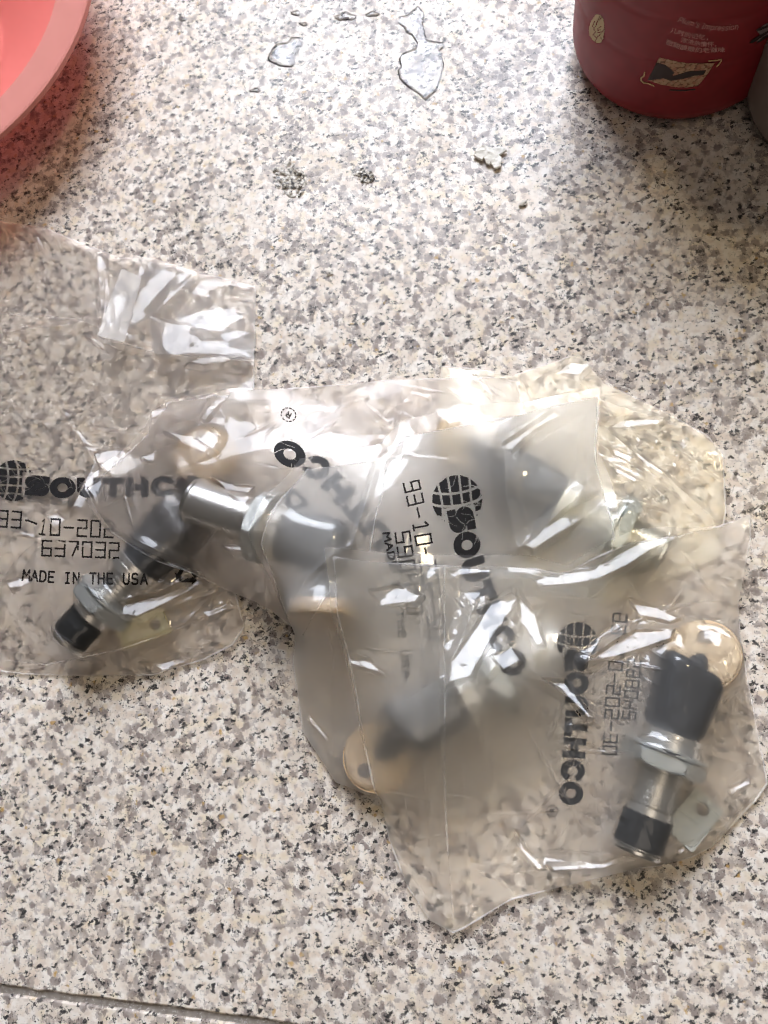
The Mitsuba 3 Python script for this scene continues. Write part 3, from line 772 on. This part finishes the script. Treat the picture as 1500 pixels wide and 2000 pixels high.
C_EDGES = ([(610, 928, 16), (755, 895, 19), (793, 853, 18), (1000, 815, 21), (1168, 775, 25)],
           [(1168, 775, 25), (1162, 900, 24), (1185, 985, 21), (1195, 1060, 16), (1150, 1300, 5), (1100, 1500, 2)],
           [(592, 1430, 2), (655, 1528, 2), (725, 1553, 2), (900, 1600, 2), (1100, 1500, 2)],
           [(610, 928, 16), (548, 1093, 13), (565, 1170, 9), (578, 1240, 6), (572, 1290, 4), (592, 1430, 2)])
c_lo, c_hi = bag('plastic_bag_003', 'milky plastic bag with the globe emblem at the middle of the heap', 'latch_003', C_EDGES, ('film_milky', 'film_under'),
      dict(n=(140, 140), sag=3e-6, iters=200, crumple=((20, 1.0),), seed=7),
      dict(n=(300, 320), sag=3e-7, wrinkles=(16, (6, 22), (.3, 1.0)), crumple=((40, 2.2), (16, .4), (6, .06)), seed=8,
           glints=[([(965, 900), (1020, 868), (1080, 835)], 5, .33, 3), ([(1030, 1090), (1090, 1030), (1160, 985)], 5, .30, 3)],
           panels=[[(978, 906), (1020, 878), (1077, 836), (1088, 845), (1040, 877), (1000, 917)], [(1018, 1086), (1100, 1018), (1162, 986), (1174, 1000), (1110, 1052), (1040, 1098)], [(600, 1395), (640, 1440), (634, 1446), (596, 1408)], [(795, 905), (880, 912), (878, 918), (795, 914)]],
           creases=[([(755, 895), (735, 1010), (715, 1110)], .9, 2), ([(590, 1240), (640, 1160), (715, 1100)], .9, 2), ([(1168, 780), (1060, 850), (985, 905)], 3.2, 6), ([(985, 905), (990, 1000), (1010, 1090)], 2.0, 5),
                    ([(1170, 930), (1090, 1040), (1020, 1090)], 1.8, 5)],
           patches=[((1150, 1010), 7, 2.6, .8), ((735, 930), 4, 2., .5)]), ('top', 'left', 'right'))
D_EDGES = ([(678, 1116, 15), (830, 1108, 18), (985, 1107, 21), (1040, 1111, 22), (1100, 1126, 18), (1150, 1096, 22), (1240, 1060, 23), (1320, 1048, 22), (1400, 1030, 13), (1463, 1007, 11)],
           [(1463, 1007, 11), (1466, 1050, 9), (1442, 1180, 5), (1446, 1260, 4), (1480, 1430, 3), (1498, 1530, 2), (1470, 1570, 2)],
           [(795, 1730, 2), (840, 1798, 2), (885, 1821, 3), (905, 1812, 2), (1000, 1755, 1.5), (1250, 1695, 1.5), (1330, 1680, 1.5), (1390, 1655, 1.5), (1470, 1570, 2)],
           [(678, 1116, 15), (690, 1230, 10), (702, 1310, 8), (722, 1450, 5), (735, 1520, 3), (760, 1640, 2), (795, 1730, 2)])
d_lo, d_hi = bag('plastic_bag_004', 'front milky plastic bag with a vertical crease and mirrored lettering', 'latch_004', D_EDGES, ('film_front', 'film_under'),
      dict(n=(160, 160), sag=3e-6, iters=200, crumple=((25, 1.0),), seed=9),
      dict(n=(420, 420), sag=2e-7, wrinkles=(55, (5, 26), (.3, 1.1)), crumple=((46, 2.2), (18, .45), (6, .07)), seed=10,
           glints=[([(1010, 1152), (1060, 1150), (1140, 1165), (1200, 1115), (1330, 1058)], 8, .34, 2.5), ([(885, 1345), (925, 1290), (1000, 1190)], 7, .40, 3), ([(940, 1345), (980, 1300), (1010, 1290)], 4, .36, 2), ([(1145, 1298), (1230, 1262), (1300, 1248)], 5, .36, 1.5),
                   ([(1030, 1330), (1100, 1345), (1150, 1410)], 2, .38, 1.2), ([(750, 1190), (790, 1180), (830, 1185)], 4, .32, 2), ([(690, 1290), (740, 1305), (780, 1325)], 3, .30, 2), ([(1012, 1625), (1060, 1690), (1190, 1705)], 2, .36, 1.5),
                   ([(1230, 1190), (1270, 1205), (1320, 1210)], 2.5, .34, 1.5), ([(1000, 1225), (1030, 1200), (1060, 1190)], 2.5, .36, 1.5), ([(1420, 1555), (1450, 1530), (1480, 1522)], 3, .3, 2)],
           panels=[[(1040, 1148), (1100, 1134), (1150, 1130), (1195, 1100), (1250, 1070), (1300, 1056), (1304, 1076), (1262, 1094), (1215, 1126), (1160, 1152), (1100, 1162), (1050, 1166)], [(1000, 1164), (1014, 1180), (962, 1262), (928, 1332), (880, 1347), (890, 1300), (930, 1240), (958, 1186)],
                   [(1010, 1166), (1046, 1214), (1062, 1272), (1044, 1274), (1014, 1220)], [(1148, 1292), (1190, 1262), (1235, 1237), (1306, 1236), (1302, 1256), (1240, 1277), (1190, 1292)], [(984, 1112), (1035, 1117), (1062, 1140), (1000, 1137)], [(744, 1176), (790, 1163), (838, 1180), (826, 1197), (760, 1202)],
                   [(690, 1284), (740, 1298), (764, 1326), (702, 1307)], [(1008, 1624), (1026, 1658), (1068, 1700), (1050, 1703), (1014, 1662)], [(1224, 1178), (1266, 1188), (1322, 1214), (1300, 1224), (1240, 1206)], [(1310, 1234), (1326, 1250), (1323, 1278), (1311, 1266)], [(1058, 1331), (1100, 1333), (1154, 1405), (1140, 1408), (1093, 1352)],
                   [(1300, 1052), (1390, 1028), (1386, 1038), (1304, 1070)], [(960, 1290), (1000, 1272), (1020, 1300), (985, 1320)], [(1070, 1690), (1180, 1684), (1240, 1660), (1236, 1672), (1180, 1698), (1080, 1704)], [(1320, 1660), (1352, 1640), (1356, 1650), (1326, 1672)], [(1425, 1540), (1470, 1522), (1474, 1534), (1430, 1552)], [(880, 1130), (960, 1124), (960, 1134), (884, 1142)]],
           creases=[([(868, 1108), (868, 1400), (872, 1600), (885, 1815)], 2.6, 6), ([(1000, 1115), (1020, 1160), (1040, 1300)], 2.5, 5), ([(990, 1150), (1150, 1150), (1240, 1075), (1330, 1060)], 3.0, 5),
                    ([(930, 1200), (880, 1340)], 2.2, 5), ([(1040, 1320), (1110, 1360), (1150, 1410)], 1.6, 3.5), ([(1140, 1300), (1210, 1245), (1310, 1235)], 2.2, 4),
                    ([(1010, 1620), (1050, 1690), (1180, 1690)], 1.8, 4)],
           patches=[((960, 1240), 9, 3.0, 1.6), ((1140, 1430), 8, 1.9, .9), ((1330, 1440), 6, 1.8, .9), ((1180, 1590), 6, 2.0, .8), ((1230, 1270), 7, 2.6, 1.2), ((770, 1170), 6, 3, .8)]), ('top', 'left', 'bottom', 'right'))

# ------------------------------------------------------------------ the print on the bags
word, wl = word_logo()
rot0 = lambda g, d: affinity.rotate(g, d, origin=(0, 0))
def emblem(key, f, cx, cy, radius, ux, uy, gap, mirror=False, seed=0):
    g = affinity.translate(affinity.scale(worn(globe(*gap), seed, 10, 1.2), .5, .5, origin=(0, 0)), .5, .5)
    L = math.hypot(ux, uy); ux, uy = ux / L, uy / L
    nx_, ny_ = (uy, -ux)
    if mirror: nx_, ny_ = -nx_, -ny_
    a = (cx - radius * ux - radius * nx_, cy - radius * uy - radius * ny_)
    b = (a[0] + 2 * radius * ux, a[1] + 2 * radius * uy)
    print_on(key, g, f, [a, b], 2 * radius, mirror, width=1.0)


K = 'plastic_bag__print'
emblem(K, a_hi, 27, 939, 40, 1, .06, (.40, -.76, .45), seed=1)
print_on(K, worn(word, 5, 30, .8), a_hi, [(48, 966), (110, 972), (250, 972), (400, 968)], 39, width=wl)
n1, w1 = stencil_number('93-10-202', seed=1); n2, w2 = stencil_number('637032', seed=2)
print_on(K, n1, a_hi, [(-4, 1028), (52, 1032), (80, 1044), (230, 1050)], 31, width=w1)
print_on(K, n2, a_hi, [(82, 1085), (240, 1090)], 29, width=w2)
p1, w3 = pen('MADE IN THE USA')
print_on(K, p1, a_hi, [(44, 1133), (130, 1139), (292, 1141)], 20, width=w3)
print_on(K, affinity.translate(recycle(), 1, .6), a_hi, [(340, 1136), (390, 1136)], 25, width=2)
K = 'plastic_bag_002__print'
print_on(K, worn(word, 6, 30, .8), b_hi, [(852, 1150), (740, 1010), (640, 900), (545, 850)], 46, width=wl)
print_on(K, affinity.translate(registered(), 1, 0), b_hi, [(577, 818), (550, 802)], 14, width=2)
print_on(K, affinity.translate(recycle(), 1, .6), b_hi, [(608, 985), (560, 950)], 22, width=2)
K = 'plastic_bag_003__print'
emblem(K, c_hi, 893, 977, 49, .14, .99, (.26, -.60, .66), seed=2)
print_on(K, worn(word, 7, 30, .8), c_hi, [(872, 998), (890, 1080), (905, 1130), (945, 1230), (990, 1330)], 50, width=wl)
n1, w1 = stencil_number('93-10-202-50', seed=3); n2, w2 = stencil_number('590413', seed=4)
print_on(K, n1, c_hi, [(788, 945), (806, 1020), (822, 1110), (840, 1250)], 30, width=w1 * .98)
print_on(K, n2, c_hi, [(772, 1042), (782, 1110), (800, 1210)], 28, width=w2)
print_on(K, p1, c_hi, [(748, 1042), (762, 1105), (790, 1330)], 13, width=w3)
K = 'plastic_bag_004__print'
emblem(K, d_hi, 1128, 1255, 40, -.05, 1, (.25, -.64, .72), True, seed=3)
print_on(K, worn(word, 8, 30, .8), d_hi, [(1148, 1270), (1149, 1400), (1136, 1576)], 45, True, width=wl)
n1, w1 = stencil_number('93-10-505-30', seed=5); n2, w2 = stencil_number('598042', seed=6)
print_on(K, n1, d_hi, [(1224, 1200), (1210, 1360), (1203, 1482)], 26, True, width=w1)
print_on(K, n2, d_hi, [(1252, 1290), (1240, 1412)], 25, True, width=w2)
print_on(K, p1, d_hi, [(1298, 1250), (1283, 1400)], 13, True, width=w3)
print_on(K, affinity.translate(registered(), 1, 0), d_hi, [(1080, 1572), (1078, 1596)], 12, True, width=2)

# ------------------------------------------------------------------ sharp folds, whitened by the bend; added pale tubes also draw their glint
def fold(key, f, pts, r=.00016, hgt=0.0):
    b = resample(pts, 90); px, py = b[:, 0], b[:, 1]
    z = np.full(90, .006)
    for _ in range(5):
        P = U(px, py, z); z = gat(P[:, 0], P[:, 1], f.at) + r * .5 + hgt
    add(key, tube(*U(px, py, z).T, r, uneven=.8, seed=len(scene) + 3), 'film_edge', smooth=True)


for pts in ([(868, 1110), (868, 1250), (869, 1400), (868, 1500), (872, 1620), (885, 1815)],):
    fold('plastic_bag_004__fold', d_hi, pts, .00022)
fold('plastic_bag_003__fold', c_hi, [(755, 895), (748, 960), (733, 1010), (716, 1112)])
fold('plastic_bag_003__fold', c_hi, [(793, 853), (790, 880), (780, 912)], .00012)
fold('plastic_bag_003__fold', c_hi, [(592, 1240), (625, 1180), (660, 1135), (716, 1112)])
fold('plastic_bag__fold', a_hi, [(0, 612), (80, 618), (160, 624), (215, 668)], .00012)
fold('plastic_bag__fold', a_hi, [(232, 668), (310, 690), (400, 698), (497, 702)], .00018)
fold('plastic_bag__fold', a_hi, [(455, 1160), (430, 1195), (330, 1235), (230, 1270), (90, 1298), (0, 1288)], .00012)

# ------------------------------------------------------------------ folded flaps of the left bag
def flap(key, q, mat, bend=.3, n=(40, 40), crumple=((6, .4),), seed=0, base=None):
    """A folded-over piece of film: four corners (pixel, pixel, mm) going round, bent upwards in the middle."""
    a, b, c, d = q
    f = film([a, b], [b, c], [d, c], [a, d], n=n, iters=60, sag=0, crumple=crumple, seed=seed, edge_fade=.1)
    return add(key, f.mesh, mat, smooth=True), f

flap('plastic_bag__flap', [(237, 524, 4.5), (276, 542, 6.5), (243, 668, 12.5), (190, 656, 11)], 'film_edge', seed=21, crumple=((12, .8), (4, .3)))
flap('plastic_bag__flap', [(276, 506, 4), (385, 532, 3), (292, 622, 6), (250, 640, 7)], 'film_thin', seed=22)
flap('plastic_bag__flap', [(292, 618, 6), (496, 650, 4), (496, 702, 8.5), (300, 690, 10)], 'film_thin', seed=23, crumple=((9, .7), (4, .3)))

# ------------------------------------------------------------------ the red tea tin
def turned(profile, centre, sections=160):
    m = trimesh.creation.revolve(np.array(profile), sections=sections)
    m.fix_normals(); m.apply_translation(centre); return m


p0 = U(1290, 219, 0.0005)
away = np.array([p0[0], p0[1]]); away /= np.linalg.norm(away)
RC = .0390
CAN = np.array([*(p0[:2] + away * (RC - .0075)), 0.0])
prof = [(0, .0006), (RC - .0105, .0006), (RC - .009, 0)]
prof += [(RC - .009 + .009 * math.sin(t), .0105 - .0105 * math.cos(t)) for t in np.linspace(.1, math.pi / 2, 14)]
for g in (.030, .0475):
    prof += [(RC, g - .0022), (RC - .00025, g - .0012), (RC - .0004, g), (RC - .00025, g + .0012), (RC, g + .0022)]
prof += [(RC, .100), (RC - .001, .1012), (0, .1012)]


def tin_paint(p, n, uv):
    return mix((.27, .014, .020), (.19, .011, .016), fbm(p.x * 160, p.y * 160, p.z * 160))


scene['tin_red'] = {'type': 'principled', 'base_color': mikit.proc(tin_paint), 'roughness': .42, 'specular': .4}
scene['tin_gold'] = {'type': 'twosided', 'b': {'type': 'principled', 'base_color': rgb(.50, .33, .16), 'roughness': .45}}
scene['tin_pale'] = {'type': 'twosided', 'b': {'type': 'principled', 'base_color': rgb(.50, .24, .22), 'roughness': .5}}
scene['tin_dark'] = {'type': 'twosided', 'b': {'type': 'principled', 'base_color': rgb(.035, .018, .018), 'roughness': .5}}
scene['tin_grey'] = {'type': 'twosided', 'b': {'type': 'principled', 'base_color': rgb(.20, .15, .15), 'roughness': .5}}
add('tea_tin__body', turned(prof, CAN), 'tin_red', smooth=35)
tag('tea_tin', 'dark red round tin with a gold oval seal and a picture label', 'tin')


def on_tin(px, py, off=.00012):
    """Where the sight line of a pixel meets the tin's side."""
    d = (np.asarray(px, float) - 750)[..., None] * RIGHT + (np.asarray(py, float) - 1000)[..., None] * DOWN + F * FWD
    r = RC + off
    o = EYE[:2] - CAN[:2]
    a = (d[..., :2] ** 2).sum(-1); b = (d[..., :2] * o).sum(-1); c = o @ o - r * r
    disc = b * b - a * c
    t = (-b - np.sqrt(np.maximum(disc, 0))) / a
    return EYE + d * t[..., None]


def decal(key, poly, bsdf, maxedge=6, off=.00012, label=None):
    m = flat_mesh(poly, maxedge)
    k = add(key, trimesh.Trimesh(on_tin(m.vertices[:, 0], m.vertices[:, 1], off), m.faces, process=False), bsdf, smooth=True)
    if label: labels[k] = {'label': label}


def font_poly(text, font='Inter', size=80, stroke_w=0):
    from PIL import Image, ImageDraw, ImageFont
    ft = ImageFont.truetype(glob.glob(f'/opt/blender-*/*/datafiles/fonts/{font}.woff2')[0], size)
    x0, y0, x1, y1 = ft.getbbox(text, anchor='ls', stroke_width=stroke_w)
    im = Image.new('L', (x1 - x0 + 8, y1 - y0 + 8))
    ImageDraw.Draw(im).text((4 - x0, 4 - y0), text, 255, ft, anchor='ls', stroke_width=stroke_w)
    on = np.pad(np.asarray(im) > 127, ((0, 0), (1, 1))).astype(np.int8)
    rows, st = np.nonzero(np.diff(on, axis=1) == 1); en = np.nonzero(np.diff(on, axis=1) == -1)[1]
    g = union_all(shapely_box(st, -rows - 1, en, -rows)).buffer(.6).buffer(-.6).simplify(.8)
    return affinity.affine_transform(g, [1 / size, 0, 0, 1 / size, -4 / size, (4 - y0) / size]), (x1 - x0) / size


def curve_text(poly, width, base, height, shear=0.0):
    """Bends an outline along a line of pixels."""
    b = np.array(base, float); s = np.r_[0, np.cumsum(np.linalg.norm(np.diff(b, axis=0), axis=1))]
    k = s[-1] / width
    poly = poly.segmentize(.15)
    def go(xy):
        x, y = xy[:, 0], xy[:, 1]
        t = (x + shear * y) * k
        px, py = np.interp(t, s, b[:, 0]), np.interp(t, s, b[:, 1])
        dx = np.interp(t + 4, s, b[:, 0]) - np.interp(t - 4, s, b[:, 0]); dy = np.interp(t + 4, s, b[:, 1]) - np.interp(t - 4, s, b[:, 1])
        L = np.hypot(dx, dy) + 1e-9
        return np.c_[px + dy / L * y * height, py - dx / L * y * height]
    from shapely import transform
    return transform(poly, go).buffer(0)


q, w_ = font_poly("Plum's Impression", 'Inter')
decal('tea_tin__lettering', curve_text(q, w_ + .3, [(1322, 42), (1345, 49), (1375, 57), (1410, 60), (1446, 57)], 15, .35).buffer(.12), 'tin_pale', 4)
for txt, base, hh in (('儿时的记忆，', [(1308, 62), (1345, 73), (1392, 79)], 11), ('浓浓的情怀，', [(1329, 81), (1365, 90), (1408, 91)], 11), ('甜甜酸酸的老滋味', [(1299, 85), (1330, 96), (1365, 102), (1417, 101)], 11)):
    try:
        q, w_ = font_poly(txt, 'Noto Sans CJK Regular', 64, 1)
        decal('tea_tin__lettering', curve_text(q, w_, base, hh), 'tin_pale', 4)
    except Exception as ex:
        print('no CJK', ex)
seal = Polygon([(1164, 28), (1172, 29), (1178, 36), (1180, 46), (1180, 62), (1178, 76), (1173, 84), (1166, 84), (1157, 78), (1151, 68), (1150, 56), (1154, 42)]).buffer(2).buffer(-2)
decal('tea_tin__seal', seal, 'tin_gold', 5, label='gold oval seal with dark red brush characters')
marks = union_all([LineString(l).buffer(.8) for l in ([(1172, 31), (1166, 44), (1163, 52)], [(1176, 33), (1171, 39)], [(1161, 42), (1157, 52)], [(1160, 54), (1161, 60)], [(1174, 52), (1168, 55), (1168, 60), (1173, 58)],
                                                  [(1179, 58), (1173, 66), (1170, 70)], [(1168, 64), (1174, 62)], [(1163, 62), (1158, 69)], [(1168, 70), (1164, 78), (1162, 82)], [(1173, 72), (1176, 78)], [(1160, 70), (1166, 74)])])
decal('tea_tin__seal_mark', marks, 'tin_red', 4, .0002)
pic = Polygon([(1288, 112), (1305, 116), (1325, 121), (1345, 124), (1370, 124), (1396, 123), (1384, 142), (1374, 155), (1363, 168), (1340, 171), (1315, 170), (1290, 165), (1265, 157), (1274, 140), (1282, 124)])


def dried_fruit(p, n, uv):
    a, b, c = voronoi(p.x * 900, p.z * 900 + p.y * 500)
    return mix(mix((.50, .34, .20), (.40, .14, .09), c), (.16, .07, .04), smoothstep(.45, .8, a))


scene['tin_picture'] = {'type': 'twosided', 'b': {'type': 'principled', 'base_color': mikit.proc(dried_fruit), 'roughness': .5}}
decal('tea_tin__picture', pic, 'tin_picture', 6, label='printed picture of dried fruit on the tin')
decal('tea_tin__picture_dark', union_all([Polygon([(1283, 123), (1300, 128), (1316, 142), (1312, 147), (1300, 150), (1290, 153), (1266, 156), (1275, 140)]),
      Polygon([(1296, 152), (1320, 148), (1345, 140), (1378, 138), (1374, 145), (1355, 147), (1335, 153), (1310, 157)])]).buffer(1.2), 'tin_dark', 5, .0002)  # dark mass printed in the label picture
swirl = union_all([LineString(l).buffer(1.3) for l in ([(1259, 141), (1258, 148), (1252, 152), (1252, 157), (1257, 162), (1266, 163), (1277, 168)], [(1384, 119), (1400, 118), (1408, 116), (1409, 119), (1404, 126), (1400, 130)])])
decal('tea_tin__picture_corner', swirl, 'tin_gold', 4, .0002)
decal('tea_tin__lettering', LineString([(1308, 176), (1335, 177), (1357, 175)]).buffer(1.2), 'tin_dark', 4)
br = union_all([Polygon([(1463, 85), (1470, 77), (1485, 68), (1500, 60), (1500, 64), (1486, 74), (1472, 83)]), Polygon([(1475, 60), (1482, 55), (1500, 49), (1500, 53), (1484, 60)]), Polygon([(1476, 86), (1490, 72), (1500, 68), (1500, 72), (1488, 80)])])
decal('tea_tin__branch', br, 'tin_dark', 4, .0003)
decal('tea_tin__branch_wash', Polygon([(1478, 60), (1490, 50), (1500, 44), (1500, 70), (1488, 78), (1476, 82), (1486, 70)]), 'tin_grey', 5, .0002)

# ------------------------------------------------------------------ grey mug at the right edge
q0, q1, q2 = U(1478, 98, .022), U(1471, 178, .012), U(1497, 282, .0)
def circle3(a, b, c):
    ax, ay, bx, by, cx, cy = *a[:2], *b[:2], *c[:2]
    d = 2 * (ax * (by - cy) + bx * (cy - ay) + cx * (ay - by))
    ux = ((ax * ax + ay * ay) * (by - cy) + (bx * bx + by * by) * (cy - ay) + (cx * cx + cy * cy) * (ay - by)) / d
    uy = ((ax * ax + ay * ay) * (cx - bx) + (bx * bx + by * by) * (ax - cx) + (cx * cx + cy * cy) * (bx - ax)) / d
    return np.array([ux, uy]), math.hypot(ux - ax, uy - ay)
RM = .036
mug_c = np.array([*(U(1471, 190, .014)[:2] + np.array([RM, .006])), 0])
prof = [(0, .0005), (RM - .010, .0005), (RM - .008, 0)] + [(RM - .008 + .008 * math.sin(t), .011 - .011 * math.cos(t)) for t in np.linspace(.1, math.pi / 2, 10)] + [(RM, .075), (RM - .001, .076), (RM - .003, .0755), (RM - .0035, .01), (0, .006)]


def mug_paint(p, n, uv): return mix((.20, .165, .14), (.15, .12, .105), fbm(p.x * 300, p.y * 300, p.z * 90))


scene['mug_grey'] = {'type': 'principled', 'base_color': mikit.proc(mug_paint), 'roughness': .35}
add('mug__body', turned(prof, mug_c), 'mug_grey', smooth=35)
tag('mug', 'grey brown round vessel cut off by the right edge beside the red tin', 'mug')

# ------------------------------------------------------------------ red plastic bowl at the top left
ZR = .030
bc, RB = circle3(U(172, 0, ZR), U(112, 136, ZR), U(0, 262, ZR))
scene['bowl_red'] = {'type': 'principledthin', 'base_color': rgb(.84, .22, .19), 'roughness': .4, 'spec_trans': 0.0, 'diff_trans': .3, 'eta': 1.5}
scene['bowl_lip_lit'] = {'type': 'principledthin', 'base_color': rgb(.66, .27, .23), 'roughness': .5, 'spec_trans': 0.0, 'diff_trans': .3, 'eta': 1.5}  # pinker lip: light coming through the plastic is put into its colour
LIP = .0165
bm = trimesh.creation.revolve(np.array([(0, .004), (RB * .40, .004), (RB * .43, .0045), (RB - LIP - .0012, ZR - .0045), (RB - LIP, ZR - .0032)]), sections=240); bm.apply_translation([*bc, 0])
add('bowl__body', bm, 'bowl_red', smooth=35)
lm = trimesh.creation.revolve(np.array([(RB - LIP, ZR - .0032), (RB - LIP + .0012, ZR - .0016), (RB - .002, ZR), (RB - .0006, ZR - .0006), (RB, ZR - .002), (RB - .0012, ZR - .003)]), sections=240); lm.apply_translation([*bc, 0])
add('bowl__lip', lm, 'bowl_lip_lit', smooth=35)
tag('bowl', 'translucent red plastic bowl with a wide lip at the upper left corner', 'bowl')


# ------------------------------------------------------------------ spilt water
def water(key, px, hmax, label, grow=0.0):
    pts = np.array([U(a, b)[:2] for a, b in px])
    pl = Polygon(pts).buffer(.0004 + grow).buffer(-.0004)
    if pl.geom_type != 'Polygon': pl = max(pl.geoms, key=lambda g: g.area)
    m = flat_mesh(pl, .0005)
    v = m.vertices
    from shapely import points, distance
    d = distance(points(v[:, 0], v[:, 1]), pl.exterior)
    h = hmax * (1 - (1 - np.minimum(d / .0030, 1)) ** 2) + .00012 * (meshkit.noise(np.c_[v[:, :2] * 260, np.zeros(len(v))]) - .5) * np.clip(d / .001, 0, 1)
    topv = np.c_[v[:, :2], np.maximum(h, 0)]
    botv = np.c_[v[:, :2], np.full(len(v), -.0003)]
    f = m.faces
    tm = trimesh.Trimesh(topv, f, process=False)
    if tm.face_normals[:, 2].mean() < 0: f = f[:, ::-1]
    e = np.sort(np.vstack([f[:, [0, 1]], f[:, [1, 2]], f[:, [2, 0]]]), axis=1)
    de = np.vstack([f[:, [0, 1]], f[:, [1, 2]], f[:, [2, 0]]])
    _, idx, cnt = np.unique(e, axis=0, return_index=True, return_counts=True)
    b_ = de[idx[cnt == 1]]
    n = len(v)
    side = np.vstack([np.c_[b_[:, 1], b_[:, 0], b_[:, 0] + n], np.c_[b_[:, 1], b_[:, 0] + n, b_[:, 1] + n]])
    k = add(key, trimesh.Trimesh(np.vstack([topv, botv]), np.vstack([f, f[:, ::-1] + n, side]), process=False), 'water', smooth=40)
    tag(k, label, 'puddle', None)


c8 = lambda pts: [(500 + a / 3.75, b / 3.75) for a, b in pts]
water('puddle', c8([(1185, 40), (1235, 100), (1225, 180), (1250, 290), (1290, 300), (1370, 310), (1385, 345), (1345, 375), (1380, 470), (1350, 600), (1320, 670), (1240, 740), (1190, 690), (1110, 640), (1050, 580), (1035, 515),
      (1060, 490), (1045, 430), (1075, 390), (1170, 350), (1180, 320), (1140, 260), (1095, 240), (1090, 210), (1040, 170), (1060, 120), (1110, 110)]), .00036, 'largest puddle of clear water near the top of the stone')
water('puddle', c8([(330, 270), (345, 300), (330, 350), (280, 420), (285, 470), (260, 495), (180, 490), (90, 450), (85, 420), (120, 350), (150, 320), (230, 310), (260, 270)]), .00034, 'small hooked puddle left of the largest puddle')
drops = [(577, 26, 9, 'flat water drop in the top row, left one'), (675, 33, 15, 'wide water drop at the top between the two puddles'), (728, 28, 10, 'water drop at the top just left of the largest puddle'), (592, 47, 7, 'round water drop just above the hooked puddle'),
         (498, 177, 8, 'lone water drop below and left of the hooked puddle'), (357, 37, 8, 'lone water drop at the top beside the red bowl')]
rr = np.random.default_rng(5)
for cx, cy, r, lab in drops:
    ph = rr.uniform(0, 6, 3)
    water('puddle', [(cx + r * (1.25 + .25 * math.sin(2 * t + ph[0])) * math.cos(t), cy + r * (.6 + .15 * math.sin(3 * t + ph[1])) * math.sin(t)) for t in np.linspace(0, 2 * math.pi, 28)[:-1]], .0004, lab)


# ------------------------------------------------------------------ crumbs and grit
def crumb(size, seed, flat=.5, rough=.5):
    m = trimesh.creation.icosphere(subdivisions=3 if size > .002 else 2)
    v = m.vertices * (1 + rough * (meshkit.fbm(m.vertices * 1.7 + seed, 4, seed) - .5)[:, None] * 2)
    m.vertices = v * np.array([size, size * .7, size * flat])
    m.apply_translation([0, 0, -m.bounds[0][2] * .8]); return m


scene['plaster'] = {'type': 'principled', 'base_color': mikit.proc(brushed((.86, .84, .78), (.60, .55, .45), 700.)), 'roughness': .8}
scene['grit_dark'] = {'type': 'principled', 'base_color': mikit.proc(lambda p, n, uv: mix((.04, .036, .03), (.66, .62, .55), smoothstep(.36, .52, fbm(p.x * 1400, p.y * 1400, p.z * 1400)))), 'roughness': .5}
rr = np.random.default_rng(9)
fl = [(917, 268), (925, 300), (942, 310), (945, 304), (950, 316), (958, 318), (957, 312), (966, 326), (978, 322), (980, 306), (974, 300), (990, 290), (976, 284), (960, 287), (948, 282), (935, 286)]
fl = [(a, b + 8) for a, b in fl[1:]]
fm = flat_mesh(Polygon([U(a, b)[:2] for a, b in fl]), .0004)
fz = .0016 + .0012 * (meshkit.fbm(fm.vertices * 500, 3, 4) - .3)
up3 = fm.vertices + np.c_[np.zeros(len(fz)), np.zeros(len(fz)), fz]; lo3 = fm.vertices + np.c_[np.zeros(len(fz)), np.zeros(len(fz)), np.maximum(fz - .0011, .00005)]
ff = fm.faces
ed = np.vstack([ff[:, [0, 1]], ff[:, [1, 2]], ff[:, [2, 0]]]); _, ix, ct = np.unique(np.sort(ed, axis=1), axis=0, return_index=True, return_counts=True)
be = ed[ix[ct == 1]]; nn_ = len(fz)
cm = trimesh.Trimesh(np.vstack([up3, lo3]), np.vstack([ff, ff[:, ::-1] + nn_, np.c_[be[:, 1], be[:, 0], be[:, 0] + nn_], np.c_[be[:, 1], be[:, 0] + nn_, be[:, 1] + nn_]]), process=False); cm.fix_normals()
add('crumb', cm, 'plaster', smooth=25)
tag('crumb', 'white jagged crumb of plaster lying left of the red tin', 'crumb')


def clump(key, cx, cy, rxp, ryp, n, seed, label):
    r = np.random.default_rng(seed); ms = []
    for k in range(n):
        a, q_ = r.uniform(0, 6.28), r.uniform(0, 1)
        c = crumb(r.uniform(.00025, .0009) * (1.5 if k % 9 == 0 else 1), seed + k, r.uniform(.3, .8), .9); c.vertices *= [r.uniform(1, 1.9), 1, 1]; c.apply_transform(rot([0, 0, 1], r.uniform(0, 360)))
        c.apply_translation(U(cx + rxp * q_ * math.cos(a), cy + ryp * q_ * math.sin(a) + .5 * rxp * q_ * math.cos(a) * .6)); ms.append(c)
    add(key, trimesh.util.concatenate(ms), 'grit_dark', smooth=False); tag(key, label, 'grit')


clump('grit', 566, 350, 34, 34, 150, 11, 'larger dark crumbling clump of grit on the bare stone')
clump('grit_001', 711, 343, 17, 12, 60, 12, 'smaller dark clump of grit to the right of the larger one')
clump('grit_002', 641, 534, 7, 3, 4, 13, 'tiny dark curl of grit above the middle bag')
clump('grit_003', 1021, 402, 5, 6, 4, 14, 'tiny brown crumb below the white crumb')
